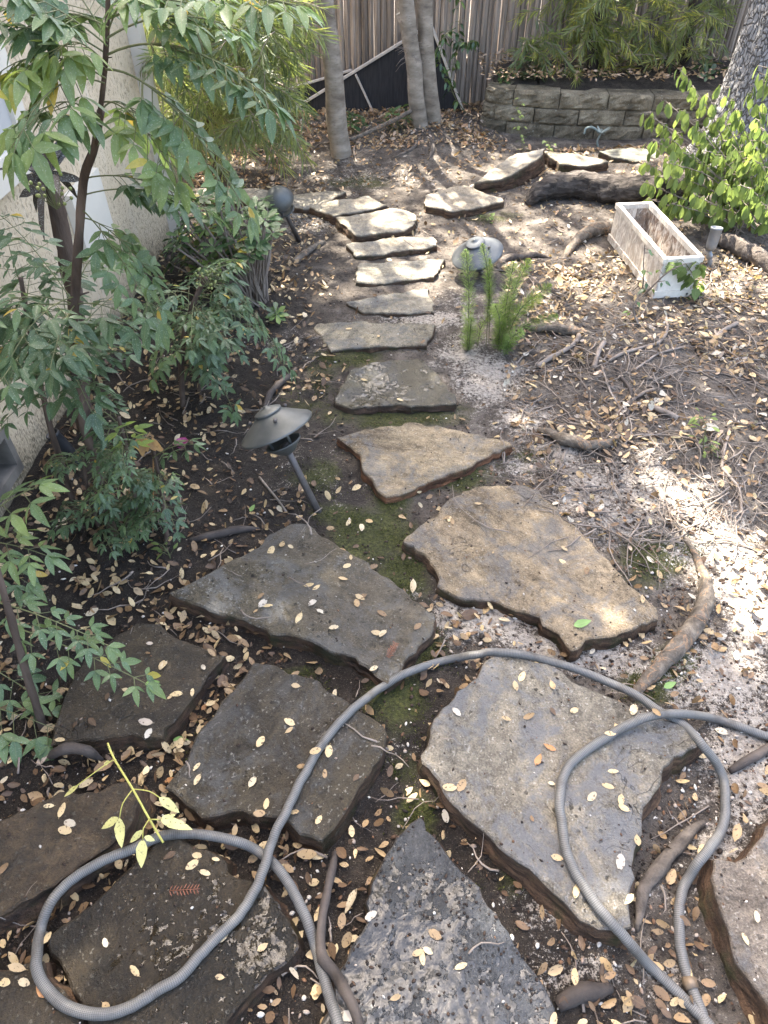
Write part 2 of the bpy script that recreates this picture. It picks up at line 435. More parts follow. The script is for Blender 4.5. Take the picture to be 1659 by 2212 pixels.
# ------------------------------------------------------------------ flagstones
def stone_mat(name, a, b, c, wet=0.0, pits=0.4, lichen=0.15, streak=1.0, puddle=0.0, rust=(0.062, 0.036, 0.021), seed=0.0, dark=0.5, film=0.5, pflat=0.9, pudc=(0, 0, 0), pudr=0.0, mott=0.55, mcol=(0.105, 0.108, 0.112)):
    t = NT(name)
    pos = t.mapv(t.pos(), (1, 1, 1), (0, 0, seed))
    big = t.noise(pos, 2.6, 5, 0.55, 0.6)
    a, b, c = [tuple(v * k for v, k in zip(q, (1.07, 1.0, 0.88))) for q in (a, b, c)]
    st = t.noise(t.mapv(pos, (3.0, 14 * streak, 6), (0, 0, seed * 1.7)), 1.6, 7, 0.68, 0.4)
    fine = t.noise(pos, 60, 6, 0.7)
    grain = t.noise(pos, 240, 3, 0.6)
    col = t.ramp(t.math('ADD', t.math('MULTIPLY', big, 0.6), t.math('MULTIPLY', st, 0.4)), [(0.34, a), (0.50, b), (0.66, c)])
    col = t.mix(0.75, col, t.ramp(grain, [(0.34, 0.62), (0.66, 1.34)]), 'MULTIPLY')
    col = t.mix(0.8, col, t.ramp(t.noise(pos, 36, 5, 0.7), [(0.34, 0.6), (0.66, 1.4)]), 'MULTIPLY')
    dk = t.ramp(t.math('ADD', t.math('MULTIPLY', fine, 0.55), t.math('MULTIPLY', st, 0.45)), [(0.36, dark), (0.47, 0.0)])
    col = t.mix(dk, col, tuple(x * 0.36 for x in a))
    pd = t.vor(pos, 46, 'F1')
    pm = t.ramp(t.math('ADD', pd, t.math('MULTIPLY', t.math('SUBTRACT', fine, 0.5), 0.7)), [(0.10, 1.0), (0.20, 0.0)])
    pm = t.math('MULTIPLY', pm, t.ramp(t.noise(pos, 9, 3), [(0.42, 0.0), (0.60, 1.0)]))
    col = t.mix(t.math('MULTIPLY', pm, pits), col, (0.016, 0.013, 0.010))
    lm = t.ramp(t.noise(pos, 120, 2, 0.5), [(0.635, 0.0), (0.68, 1.0)])
    col = t.mix(t.math('MULTIPLY', lm, lichen), col, (0.50, 0.48, 0.42))
    side = t.attr('side')
    rc = t.ramp(t.noise(t.mapv(pos, (1, 1, 5)), 14, 6, 0.7), [(0.34, tuple(x * 0.3 for x in rust)), (0.5, rust), (0.66, (rust[0] * 2.4, rust[1] * 2.4, rust[2] * 2.3))])
    smm = t.ramp(t.noise(pos, 16, 4), [(0.5, 0.0), (0.65, 0.7)])
    rc = t.mix(smm, rc, (0.028, 0.032, 0.010))
    col = t.mix(side, col, rc)
    wm = t.ramp(t.math('ADD', big, t.math('MULTIPLY', t.math('SUBTRACT', fine, 0.5), 0.25)), [(0.62 - 0.34 * wet, 0.0), (0.72 - 0.34 * wet, 1.0)]) if wet > 0 else 0.0
    mot = t.ramp(t.math('ADD', t.noise(pos, 8, 6, 0.7, 0.8), t.math('MULTIPLY', t.math('SUBTRACT', fine, 0.5), 0.4)), [(0.47, 0.0), (0.60, mott)])
    col = t.mix(t.math('MULTIPLY', mot, t.math('SUBTRACT', 1.0, side)), col, mcol)
    ck = t.noise(pos, 4.5, 3, 0.55, 1.6)
    ckm = t.ramp(t.math('ABSOLUTE', t.math('SUBTRACT', ck, 0.5)), [(0.0, 1.0), (0.005, 0.0)])
    ckm = t.math('MULTIPLY', ckm, t.ramp(t.noise(pos, 7, 2), [(0.55, 0.0), (0.66, 0.8)]))
    ckm = t.math('MULTIPLY', ckm, t.math('SUBTRACT', 1.0, side))
    col = t.mix(t.math('MULTIPLY', ckm, 0.75), col, (0.015, 0.012, 0.010))
    h = t.math('ADD', t.math('MULTIPLY', fine, 0.7), t.math('ADD', t.math('MULTIPLY', grain, 0.25), t.math('MULTIPLY', st, 0.7)))
    h = t.math('SUBTRACT', h, t.math('ADD', t.math('MULTIPLY', ckm, 0.9), t.math('MULTIPLY', pm, 0.7)))
    str_ = 0.75
    rough = 0.85
    sp_ = 0.25
    if wet > 0:
        sp_ = 0.35
        col = t.mix(t.math('MULTIPLY', wm, 0.9), col, t.mix(1.0, col, (0.50, 0.48, 0.46), 'MULTIPLY'))
        rough = t.math('SUBTRACT', 0.80, t.math('MULTIPLY', wm, 0.22 + 0.35 * film))
        str_ = t.math('SUBTRACT', 0.75, t.math('MULTIPLY', wm, 0.15))
        if puddle > 0:
            gx_ = t.n('ShaderNodeVectorMath', operation='DISTANCE'); t.put(gx_.inputs[0], t.pos()); gx_.inputs[1].default_value = pudc
            prox = t.math('MULTIPLY', t.math('SUBTRACT', pudr, gx_.outputs['Value']), 1.1)
            pl = t.ramp(t.math('ADD', t.math('ADD', t.math('MULTIPLY', prox, 0.85), t.noise(pos, 12, 5, 0.65, 0.5)), t.math('MULTIPLY', t.math('SUBTRACT', t.noise(pos, 60, 3), 0.5), 0.9)), [(0.60 - 0.2 * puddle, 0.0), (0.63 - 0.2 * puddle, 1.0)])
            pl = t.math('MULTIPLY', pl, t.math('SUBTRACT', 1.0, side))
            rough = t.math('SUBTRACT', rough, t.math('MULTIPLY', pl, 0.9), True)
            rough = t.math('MAXIMUM', rough, 0.04)
            sp_ = 0.3
            hp_ = t.math('ADD', t.math('MULTIPLY', t.noise(pos, 26, 2, 0.5, 0.8), 1.1 * (1 - pflat) + 0.24), t.math('MULTIPLY', t.vor(pos, 60, 'SMOOTH_F1'), 0.28))
            h = t.math('ADD', t.math('MULTIPLY', h, t.math('SUBTRACT', 1.0, t.math('MULTIPLY', pl, 0.9))), t.math('MULTIPLY', hp_, pl))
            col = t.mix(t.math('MULTIPLY', pl, 0.55), col, t.mix(1.0, col, (0.4, 0.38, 0.35), 'MULTIPLY'))
    nrm = t.bump(t.math('ADD', h, t.math('MULTIPLY', t.noise(pos, 125, 5, 0.75), t.math('SUBTRACT', 0.5, t.math('MULTIPLY', pl, 0.47)) if puddle > 0 else 0.5)), str_, 0.016)
    return t.principled(col, rough, nrm, sp_)
STONES = []
def stone(label, mat, poly, top=0.05, thick=None, flare=0.012, grid=0.02, jag=0.013, tilt=None, rough=1.0, short=None, onleaf=0):
    W = [P(x, y, top) for x, y in poly]
    if tilt is None: tilt = (rnd(-.025, .025), rnd(-.02, .02))
    cx = sum(q.x for q in W) / len(W); cy = sum(q.y for q in W) / len(W)
    if sum(W[i].x * W[(i + 1) % len(W)].y - W[(i + 1) % len(W)].x * W[i].y for i in range(len(W))) < 0: W.reverse()
    rim = []
    sd = cx * 7 + cy * 3
    for i in range(len(W)):
        a, b = W[i], W[(i + 1) % len(W)]
        L = (b - a).length
        m = max(1, int(L / 0.016))
        nrm = V((b.y - a.y, a.x - b.x, 0)).normalized()
        for k in range(m):
            q = a.lerp(b, k / m)
            j = jag * (noise.fractal(V((q.x * 16 + sd, q.y * 16, 0)), 0.7, 2.0, 4) * 0.9) * (0.4 if k == 0 else 1)
            rim.append(q + nrm * j)
    n = len(rim)
    P2 = [(q.x, q.y) for q in rim]
    outn = []
    for i in range(n):
        d = rim[(i + 2) % n] - rim[(i - 2) % n]
        outn.append(V((d.y, -d.x, 0)).normalized())
    inner = [q - outn[i] * 0.004 for i, q in enumerate(rim)]
    pin = [(q.x, q.y) for q in inner]
    pts = [V((q.x, q.y)) for q in inner]
    x0, x1 = min(q[0] for q in P2), max(q[0] for q in P2)
    y0, y1 = min(q[1] for q in P2), max(q[1] for q in P2)
    y = y0
    while y < y1:
        x = x0
        while x < x1:
            a, b = x + rnd(-.3, .3) * grid, y + rnd(-.3, .3) * grid
            if inpoly(a, b, pin) and min((a - q[0]) ** 2 + (b - q[1]) ** 2 for q in pin[::2]) > (grid * 0.55) ** 2: pts.append(V((a, b)))
            x += grid
        y += grid
    vo, eo, fo, ov, oe, of = delaunay_2d_cdt(pts, [(i, (i + 1) % n) for i in range(n)], [], 1, 1e-5)
    def zt(x, y):
        return (top + tilt[0] * (x - cx) + tilt[1] * (y - cy) + rough * (0.0055 * noise.fractal(V((x * 9, y * 9, sd)), 0.9, 2.0, 5) + 0.004 * noise.noise(V((x * 3, y * 3, sd)))
                + 0.0035 * max(-1, min(1, 3 * noise.noise(V((x * 5 + 9, y * 11, sd)))))))
    inner_map = [None] * n
    for i, src in enumerate(ov):
        for s_ in src:
            if s_ < n: inner_map[s_] = i
    vs_ = [(v.x, v.y, zt(v.x, v.y)) for v in vo]
    fs = [tuple(f) for f in fo]
    side = [0.0] * len(vs_)
    base = len(vs_)
    th = thick if thick else top + 0.05
    lev = [(0.004, 0.0, 0.35), (0.12, -0.02, 0.95), (0.30, 0.20, 1.0), (0.34, 0.05, 1.0), (0.60, 0.55, 1.0), (0.64, 0.40, 1.0), (1.0, 1.0, 1.0)]
    for li, (dz, o_, sc) in enumerate(lev):
        for i, q in enumerate(rim):
            nn = noise.fractal(V((q.x * 13, q.y * 13, li * 0.9 + sd)), 0.8, 2.0, 4)
            p = q + outn[i] * (flare * o_ + (0.007 * nn if li > 1 else 0.002 * nn))
            z = zt(q.x, q.y) - (0.0035 if li == 0 else dz * th)
            vs_.append((p.x, p.y, z)); side.append(sc)
    for i in range(n):
        i2 = (i + 1) % n
        if inner_map[i] is not None and inner_map[i2] is not None: fs.append((inner_map[i], base + i, base + i2, inner_map[i2])[::1])
        for li in range(len(lev) - 1):
            a = base + li * n
            fs.append((a + i, a + n + i, a + n + i2, a + i2))
    mb = MB(); mb.sharp = 24; mb.add(vs_, fs)
    o = mb.build('stepping_stone', mat, origin=(cx, cy, 0))
    at = o.data.attributes.new('side', 'FLOAT', 'POINT')
    at.data.foreach_set('value', side)
    tag(o, label, 'stepping stone', 'flagstones of the garden path')
    STONES.append(dict(poly=P2, zt=zt, short=short or label, onleaf=onleaf, o=o, bb=(x0, x1, y0, y1)))
    return o
TAN = ((0.085, 0.068, 0.050), (0.185, 0.150, 0.110), (0.27, 0.225, 0.165))
TANG = ((0.085, 0.069, 0.050), (0.180, 0.148, 0.108), (0.27, 0.222, 0.16))
GREY = ((0.062, 0.060, 0.055), (0.125, 0.122, 0.112), (0.205, 0.198, 0.180))
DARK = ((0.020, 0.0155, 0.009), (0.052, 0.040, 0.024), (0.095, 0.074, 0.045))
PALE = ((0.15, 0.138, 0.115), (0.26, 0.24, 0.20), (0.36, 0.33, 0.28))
WETG = ((0.034, 0.036, 0.040), (0.075, 0.080, 0.088), (0.125, 0.132, 0.142))
stone('grey pitted flagstone with a rusty lower edge, just above the hose arch', stone_mat('stone_pitted', (0.042, 0.036, 0.025), (0.092, 0.081, 0.060), (0.165, 0.152, 0.128), 0.45, 0.9, 0.3, 0.7, 0.05, mcol=(0.14, 0.14, 0.135), seed=0.3, film=0.3),
      [(640, 1130), (668, 1133), (715, 1165), (760, 1195), (800, 1225), (860, 1262), (905, 1298), (941, 1325), (935, 1360), (915, 1385), (900, 1412), (868, 1450), (838, 1478), (790, 1440), (740, 1410), (680, 1390), (600, 1370), (540, 1345), (480, 1330), (430, 1310), (365, 1285), (430, 1250), (520, 1200), (580, 1150)], 0.038, flare=0.016, short='the grey pitted flagstone above the hose arch', onleaf=24)
stone('largest tan flagstone right of the mossy gap, a green leaf on its lower corner', stone_mat('stone_tan', *TANG, 0.0, 0.5, 0.2, 1.0, seed=0.9),
      [(1000, 1060), (1050, 1048), (1100, 1047), (1140, 1050), (1165, 1060), (1226, 1130), (1280, 1173), (1333, 1234), (1380, 1281), (1416, 1313), (1423, 1338), (1340, 1365), (1233, 1406), (1205, 1370), (1172, 1352), (1165, 1334), (1115, 1320), (1065, 1295), (1041, 1295), (988, 1288), (945, 1263), (941, 1234), (926, 1205), (898, 1188), (871, 1168), (900, 1140), (950, 1095)], 0.04, flare=0.014, short='the largest tan flagstone', onleaf=9)
stone('big grey brown flagstone lying inside the right loop of the hose', stone_mat('stone_loop', (0.064, 0.060, 0.053), (0.138, 0.130, 0.115), (0.205, 0.186, 0.155), 0.0, 0.8, 0.3, 0.8, mott=0.8, mcol=(0.125, 0.125, 0.128), seed=1.6),
      [(1052, 1424), (1088, 1411), (1130, 1412), (1183, 1427), (1237, 1467), (1298, 1492), (1387, 1528), (1452, 1560), (1520, 1599), (1505, 1618), (1448, 1650), (1409, 1711), (1387, 1768), (1377, 1818), (1359, 1876), (1359, 1962), (1366, 2005), (1340, 2012), (1294, 2008), (1237, 1969), (1197, 1933), (1162, 1897), (1101, 1847), (1060, 1808), (1006, 1761), (962, 1715), (927, 1657), (909, 1628), (930, 1589), (941, 1553), (970, 1521), (1006, 1481)], 0.058, 0.10, flare=0.024, short='the big flagstone inside the right hose loop', onleaf=26)
stone('dark damp flagstone crossed by the hose, left of the mossy gap', stone_mat('stone_damp', (0.028, 0.023, 0.015), (0.064, 0.054, 0.037), (0.12, 0.108, 0.084), 0.7, 0.8, 0.4, 0.7, 0.12, mcol=(0.10, 0.10, 0.098), seed=2.2, film=0.45),
      [(551, 1433), (583, 1438), (622, 1460), (690, 1474), (712, 1495), (755, 1517), (798, 1549), (834, 1589), (826, 1625), (798, 1671), (769, 1718), (740, 1761), (694, 1818), (647, 1800), (626, 1776), (601, 1765), (562, 1759), (501, 1750), (458, 1761), (419, 1747), (387, 1722), (354, 1700), (372, 1675), (405, 1643), (426, 1592), (462, 1546), (512, 1481), (544, 1438)], 0.045, flare=0.016, short='the dark damp flagstone crossed by the hose', onleaf=16)
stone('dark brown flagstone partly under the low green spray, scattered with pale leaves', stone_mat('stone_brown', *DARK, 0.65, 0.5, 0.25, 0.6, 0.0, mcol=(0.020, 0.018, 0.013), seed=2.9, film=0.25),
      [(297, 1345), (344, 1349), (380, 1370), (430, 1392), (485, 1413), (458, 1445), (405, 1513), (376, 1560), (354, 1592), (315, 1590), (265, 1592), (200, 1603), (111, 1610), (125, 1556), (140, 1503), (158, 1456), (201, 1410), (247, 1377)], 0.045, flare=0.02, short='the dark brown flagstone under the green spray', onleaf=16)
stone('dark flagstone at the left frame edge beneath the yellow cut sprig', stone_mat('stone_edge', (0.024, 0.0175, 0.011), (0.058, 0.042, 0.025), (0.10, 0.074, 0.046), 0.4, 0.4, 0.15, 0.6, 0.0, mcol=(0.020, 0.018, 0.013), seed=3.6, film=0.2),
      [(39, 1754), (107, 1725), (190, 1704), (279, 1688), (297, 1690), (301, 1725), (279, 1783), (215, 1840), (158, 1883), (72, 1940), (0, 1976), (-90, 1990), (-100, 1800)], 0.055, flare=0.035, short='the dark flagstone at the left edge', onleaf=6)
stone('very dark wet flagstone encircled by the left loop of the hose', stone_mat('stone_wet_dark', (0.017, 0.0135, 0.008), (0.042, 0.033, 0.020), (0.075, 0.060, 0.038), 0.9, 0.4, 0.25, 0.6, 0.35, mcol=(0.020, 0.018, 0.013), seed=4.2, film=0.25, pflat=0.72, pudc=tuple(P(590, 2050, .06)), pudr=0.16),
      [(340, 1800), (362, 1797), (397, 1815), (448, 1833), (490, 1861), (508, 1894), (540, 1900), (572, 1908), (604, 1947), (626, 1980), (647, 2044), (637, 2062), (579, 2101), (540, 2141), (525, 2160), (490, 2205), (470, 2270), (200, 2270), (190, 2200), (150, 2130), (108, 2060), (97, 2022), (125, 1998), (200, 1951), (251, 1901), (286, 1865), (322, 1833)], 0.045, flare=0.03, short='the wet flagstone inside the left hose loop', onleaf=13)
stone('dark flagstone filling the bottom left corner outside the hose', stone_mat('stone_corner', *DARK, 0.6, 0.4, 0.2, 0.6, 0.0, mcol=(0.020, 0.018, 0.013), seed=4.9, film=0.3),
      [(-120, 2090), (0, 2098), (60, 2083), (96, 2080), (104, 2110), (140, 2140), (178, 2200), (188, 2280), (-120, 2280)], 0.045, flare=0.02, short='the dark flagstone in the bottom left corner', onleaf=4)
stone('pointed blue grey flagstone with rain puddles, at the bottom centre', stone_mat('stone_puddled', *WETG, 0.6, 1.0, 0.2, 0.7, 0.55, mcol=(0.09, 0.093, 0.097), seed=5.5, film=0.25, pflat=0.80, pudc=tuple(P(900, 2140, .045)), pudr=0.22),
      [(909, 1765), (916, 1775), (920, 1793), (952, 1818), (970, 1847), (1002, 1890), (1041, 1940), (1081, 1998), (1134, 2073), (1158, 2101), (1201, 2176), (1208, 2280), (690, 2280), (694, 2212), (720, 2130), (748, 2080), (762, 2048), (784, 2012), (787, 1951), (805, 1908), (823, 1865), (852, 1826), (873, 1797)], 0.038, flare=0.015, grid=0.012, rough=0.9, short='the puddled blue grey flagstone', onleaf=9)
stone('pinkish grey flagstone cut off by the bottom right corner', stone_mat('stone_pinkish', (0.075, 0.066, 0.060), (0.165, 0.145, 0.128), (0.25, 0.20, 0.155), 0.0, 0.4, 0.2, 0.8, seed=6.3),
      [(1541, 1851), (1591, 1861), (1623, 1829), (1652, 1786), (1690, 1740), (1800, 1740), (1860, 2280), (1700, 2270), (1659, 2176), (1616, 2105), (1584, 2048), (1559, 1976), (1537, 1894)], 0.055, flare=0.03, short='the pinkish flagstone at the bottom right', onleaf=2)
stone('streaked tan flagstone with a pointed rusty right end, beside the path lamp', stone_mat('stone_streaked', (0.095, 0.078, 0.058), (0.20, 0.166, 0.118), (0.29, 0.245, 0.178), 0.0, 0.3, 0.2, 1.8, seed=0.1, rust=(0.115, 0.052, 0.026)),
      [(728, 945), (812, 927), (898, 912), (945, 915), (988, 927), (1070, 945), (1102, 957), (1107, 963), (1059, 981), (1006, 1009), (952, 1030), (905, 1049), (862, 1068), (834, 1072), (805, 1041), (787, 1020), (776, 981), (755, 962)], 0.04, short='the streaked tan flagstone')
stone('grey green flagstone with a wet shine, second above the streaked one', stone_mat('stone_shine', (0.058, 0.055, 0.043), (0.115, 0.110, 0.085), (0.18, 0.172, 0.14), 0.75, 0.3, 0.2, 0.8, 0.45, seed=1.1, film=0.3, pflat=0.6, pudc=tuple(P(800, 838, .04)), pudr=0.13),
      [(724, 869), (730, 841), (755, 801), (805, 784), (869, 776), (916, 776), (945, 805), (966, 834), (984, 862), (984, 871), (898, 875), (827, 880), (755, 880)], 0.03, short='the wet shiny grey green flagstone', onleaf=2)
stone('long grey flagstone tapering to the right, just above a mossy strip', stone_mat('stone_long', (0.085, 0.079, 0.066), (0.155, 0.146, 0.122), (0.235, 0.22, 0.185), 0.0, 0.4, 0.15, 1.0, seed=2.0),
      [(683, 694), (762, 692), (862, 698), (941, 705), (934, 723), (920, 748), (827, 748), (762, 751), (715, 758), (698, 730), (683, 712)], 0.03, short='the long grey flagstone', onleaf=3)
stone('wedge shaped grey flagstone left of the foxtail fern', stone_mat('stone_wedge', (0.098, 0.092, 0.078), (0.175, 0.166, 0.142), (0.255, 0.24, 0.205), 0.0, 0.4, 0.1, 1.0, seed=2.7),
      [(748, 651), (812, 637), (884, 626), (927, 622), (934, 647), (939, 672), (862, 674), (784, 672), (758, 658)], 0.03, short='the wedge shaped flagstone')
stone('grey flagstone with a dark square stain, nearest the low lamp hat', stone_mat('stone_stained', (0.115, 0.11, 0.092), (0.20, 0.19, 0.162), (0.28, 0.265, 0.225), 0.0, 0.3, 0.1, 1.0, seed=3.3),
      [(776, 567), (862, 563), (962, 561), (952, 574), (937, 597), (862, 606), (798, 610), (769, 608), (769, 586)], 0.034, short='the stained flagstone')
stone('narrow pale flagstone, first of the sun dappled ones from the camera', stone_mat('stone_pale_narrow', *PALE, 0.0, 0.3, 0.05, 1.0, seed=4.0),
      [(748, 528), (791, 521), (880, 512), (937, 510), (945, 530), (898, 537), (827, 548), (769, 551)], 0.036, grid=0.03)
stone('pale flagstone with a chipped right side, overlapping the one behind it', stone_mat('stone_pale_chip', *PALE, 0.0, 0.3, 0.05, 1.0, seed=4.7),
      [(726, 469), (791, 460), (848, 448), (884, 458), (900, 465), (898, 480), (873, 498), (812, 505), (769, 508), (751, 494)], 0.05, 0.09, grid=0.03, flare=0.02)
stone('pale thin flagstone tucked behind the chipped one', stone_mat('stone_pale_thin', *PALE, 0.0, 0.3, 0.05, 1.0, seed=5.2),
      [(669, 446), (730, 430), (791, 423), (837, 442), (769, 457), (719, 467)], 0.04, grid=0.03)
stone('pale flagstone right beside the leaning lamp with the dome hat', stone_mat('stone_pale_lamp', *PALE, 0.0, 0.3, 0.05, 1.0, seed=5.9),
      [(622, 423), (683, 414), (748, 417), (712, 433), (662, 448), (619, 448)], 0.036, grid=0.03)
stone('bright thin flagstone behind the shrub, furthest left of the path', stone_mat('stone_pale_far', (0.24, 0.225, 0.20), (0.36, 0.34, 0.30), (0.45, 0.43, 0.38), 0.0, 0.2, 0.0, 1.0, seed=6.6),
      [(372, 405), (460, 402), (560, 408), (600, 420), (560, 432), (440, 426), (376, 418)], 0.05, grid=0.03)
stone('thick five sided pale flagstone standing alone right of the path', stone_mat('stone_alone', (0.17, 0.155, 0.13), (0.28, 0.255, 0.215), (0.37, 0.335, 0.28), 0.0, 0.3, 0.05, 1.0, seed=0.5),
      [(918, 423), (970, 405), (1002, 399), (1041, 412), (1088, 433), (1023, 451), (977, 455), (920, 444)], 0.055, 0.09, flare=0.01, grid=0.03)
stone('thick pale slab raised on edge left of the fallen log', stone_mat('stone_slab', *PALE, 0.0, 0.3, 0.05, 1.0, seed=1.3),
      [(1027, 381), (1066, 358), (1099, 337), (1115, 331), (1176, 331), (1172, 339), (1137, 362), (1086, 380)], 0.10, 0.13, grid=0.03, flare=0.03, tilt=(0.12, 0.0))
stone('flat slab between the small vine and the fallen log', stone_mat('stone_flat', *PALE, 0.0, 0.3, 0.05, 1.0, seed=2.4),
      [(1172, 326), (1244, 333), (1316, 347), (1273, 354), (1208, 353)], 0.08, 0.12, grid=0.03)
stone('grey green slab at the foot of the block wall beside the leafy shrub', stone_mat('stone_footing', (0.12, 0.125, 0.105), (0.20, 0.205, 0.175), (0.27, 0.27, 0.23), 0.0, 0.3, 0.05, 1.0, seed=3.1),
      [(1294, 326), (1337, 320), (1423, 322), (1423, 346), (1373, 347), (1323, 340)], 0.06, 0.10, grid=0.03)
def stone_at(x, y):
    for s in STONES:
        b = s['bb']
        if b[0] <= x <= b[1] and b[2] <= y <= b[3] and inpoly(x, y, s['poly']): return s
    return None
def top_z(x, y):
    s = stone_at(x, y)
    return max(gz(x, y), s['zt'](x, y)) if s else gz(x, y)
# ------------------------------------------------------------------ garden hose
t = NT('hose_braid')
uv = t.uv()
sep = t.n('ShaderNodeSeparateXYZ'); t.put(sep.inputs[0], uv)
def lines(s, freq, wd):
    f = t.math('FRACT', t.math('MULTIPLY', s, freq))
    return t.ramp(t.math('ABSOLUTE', t.math('SUBTRACT', f, 0.5)), [(wd, 0.0), (min(wd + 0.14, 0.5), 1.0)])
grid_ = t.math('MAXIMUM', lines(sep.outputs[0], 24, 0.30), lines(sep.outputs[1], 290, 0.30))
pos = t.pos()
dirt = t.noise(pos, 14, 5, 0.65)
col = t.mix(t.math('MULTIPLY', grid_, t.ramp(dirt, [(0.3, 0.25), (0.6, 0.95)])), (0.062, 0.060, 0.056), (0.205, 0.20, 0.188))
col = t.mix(t.ramp(dirt, [(0.48, 0.0), (0.68, 0.75)]), col, (0.040, 0.033, 0.025))
M_HOSE = t.principled(col, 0.52, t.bump(grid_, 0.15, 0.001), 0.35)
HR = 0.0097
B_RUN = [(1540, 2300), (1513, 2180), (1495, 2137), (1477, 2083), (1466, 2022), (1465, 1976), (1473, 1926), (1491, 1886), (1520, 1847), (1548, 1804), (1565, 1761), (1566, 1718), (1557, 1671), (1534, 1629),
         (1477, 1567), (1423, 1535), (1369, 1499), (1315, 1474), (1244, 1445), (1172, 1424), (1119, 1413), (1065, 1408), (1038, 1413), (970, 1424), (898, 1445), (834, 1478), (773, 1524), (719, 1578), (683, 1628), (662, 1667), (647, 1690),
         (612, 1765), (583, 1833), (562, 1894), (551, 1919), (516, 1976), (473, 2022), (430, 2066), (387, 2109), (340, 2137), (286, 2173), (215, 2191), (150, 2177), (107, 2145), (81, 2098), (79, 2048), (90, 1998), (111, 1951), (150, 1904), (197, 1872),
         (251, 1847), (297, 1829), (344, 1808), (394, 1801), (448, 1804), (501, 1815), (548, 1833), (594, 1869), (623, 1908), (651, 1958), (672, 2012), (687, 2062), (701, 2119), (719, 2176), (730, 2212), (752, 2300)]
A_RUN = [(2450, 1960), (2200, 1830), (1950, 1720), (1780, 1640), (1720, 1612), (1659, 1592), (1602, 1571), (1530, 1549), (1469, 1542), (1416, 1546), (1366, 1563), (1315, 1589), (1273, 1617), (1230, 1650), (1212, 1690), (1207, 1736), (1212, 1779), (1222, 1833), (1244, 1886), (1273, 1933), (1308, 1980), (1351, 2026),
         (1398, 2080), (1445, 2126), (1495, 2176), (1530, 2212), (1600, 2290)]
def hose_pts(run, lifts):
    pp = [V((a, b, 0)) for a, b in run]
    out = []
    sm = spline(pp, 12)
    zs = []
    for q in sm:
        p = P(q.x, q.y, 0.06)
        zs.append(max(top_z(p.x, p.y), *[top_z(p.x + a, p.y + b) - .012 for a in (-.03, .03) for b in (-.03, .03)]) + HR * 0.95)
    for _ in range(5):
        zs = [max(zs[i], (zs[max(i - 1, 0)] + zs[min(i + 1, len(zs) - 1)]) / 2 - 0.0015) for i in range(len(zs))]
    for _ in range(3):
        zs = [(zs[max(i - 1, 0)] + 2 * zs[i] + zs[min(i + 1, len(zs) - 1)]) / 4 for i in range(len(zs))]
    for i, q in enumerate(sm):
        z = zs[i]
        for lx, ly, lr, lh in lifts:
            z += lh * math.exp(-((q.x - lx) ** 2 + (q.y - ly) ** 2) / lr ** 2)
        w_ = 5.0 * noise.noise(V((q.x * .012, q.y * .012, 2))) + 2.0 * noise.noise(V((q.x * .04, q.y * .04, 6)))
        out.append(P(q.x + w_, q.y + w_ * .4, z))
    return out
hb = hose_pts(B_RUN, [(583, 1840, 0, 0) if False else (575, 1858, 50, 0.0)])
# the long run passes over the far side of the left loop: lift only that stretch
ib = min(range(len(hb)), key=lambda i: (proj(hb[i])[0] - 583) ** 2 + (proj(hb[i])[1] - 1838) ** 2 if i < len(hb) * 0.65 else 1e9)
for i in range(len(hb)):
    s = (hb[i] - hb[ib]).length
    if i < len(hb) * 0.65 and s < 0.25:
        a = proj(hb[i]); zz = hb[i].z + 0.026 * math.exp(-(s / 0.07) ** 2)
        hb[i] = P(a[0], a[1], zz)
ha = hose_pts(A_RUN, [(1430, 1545, 70, 0.026)])
link = spline([ha[-1], ha[-1] + V((0.08, -0.12, 0)), ha[-1] + V((0.02, -0.25, 0)), hb[0] + V((-0.02, -0.2, 0)), hb[0] + V((-0.01, -0.06, 0)), hb[0]], 0.02)
hose = thing('garden_hose', 'long grey braided garden hose looped across the wet flagstones', 'garden hose', hb[0])
mb = MB()
tube(mb, ha + link[1:-1] + hb, HR, 16)
mb.build('tube', M_HOSE, hose)
M_BRASS = simple_mat('old_coupling', (0.10, 0.07, 0.045), (0.22, 0.16, 0.10), 30, 0.5, 0.3, 0.002, 0.5, 0.3)
i0 = min(range(len(hb)), key=lambda i: (proj(hb[i])[0] - 1495) ** 2 + (proj(hb[i])[1] - 2137) ** 2)
mb = MB()
tube(mb, [hb[i0], hb[i0 + 1], hb[i0 + 2]], [0.0128, 0.0134, 0.0128], 14)
mb.build('repair_collar', M_BRASS, hose)

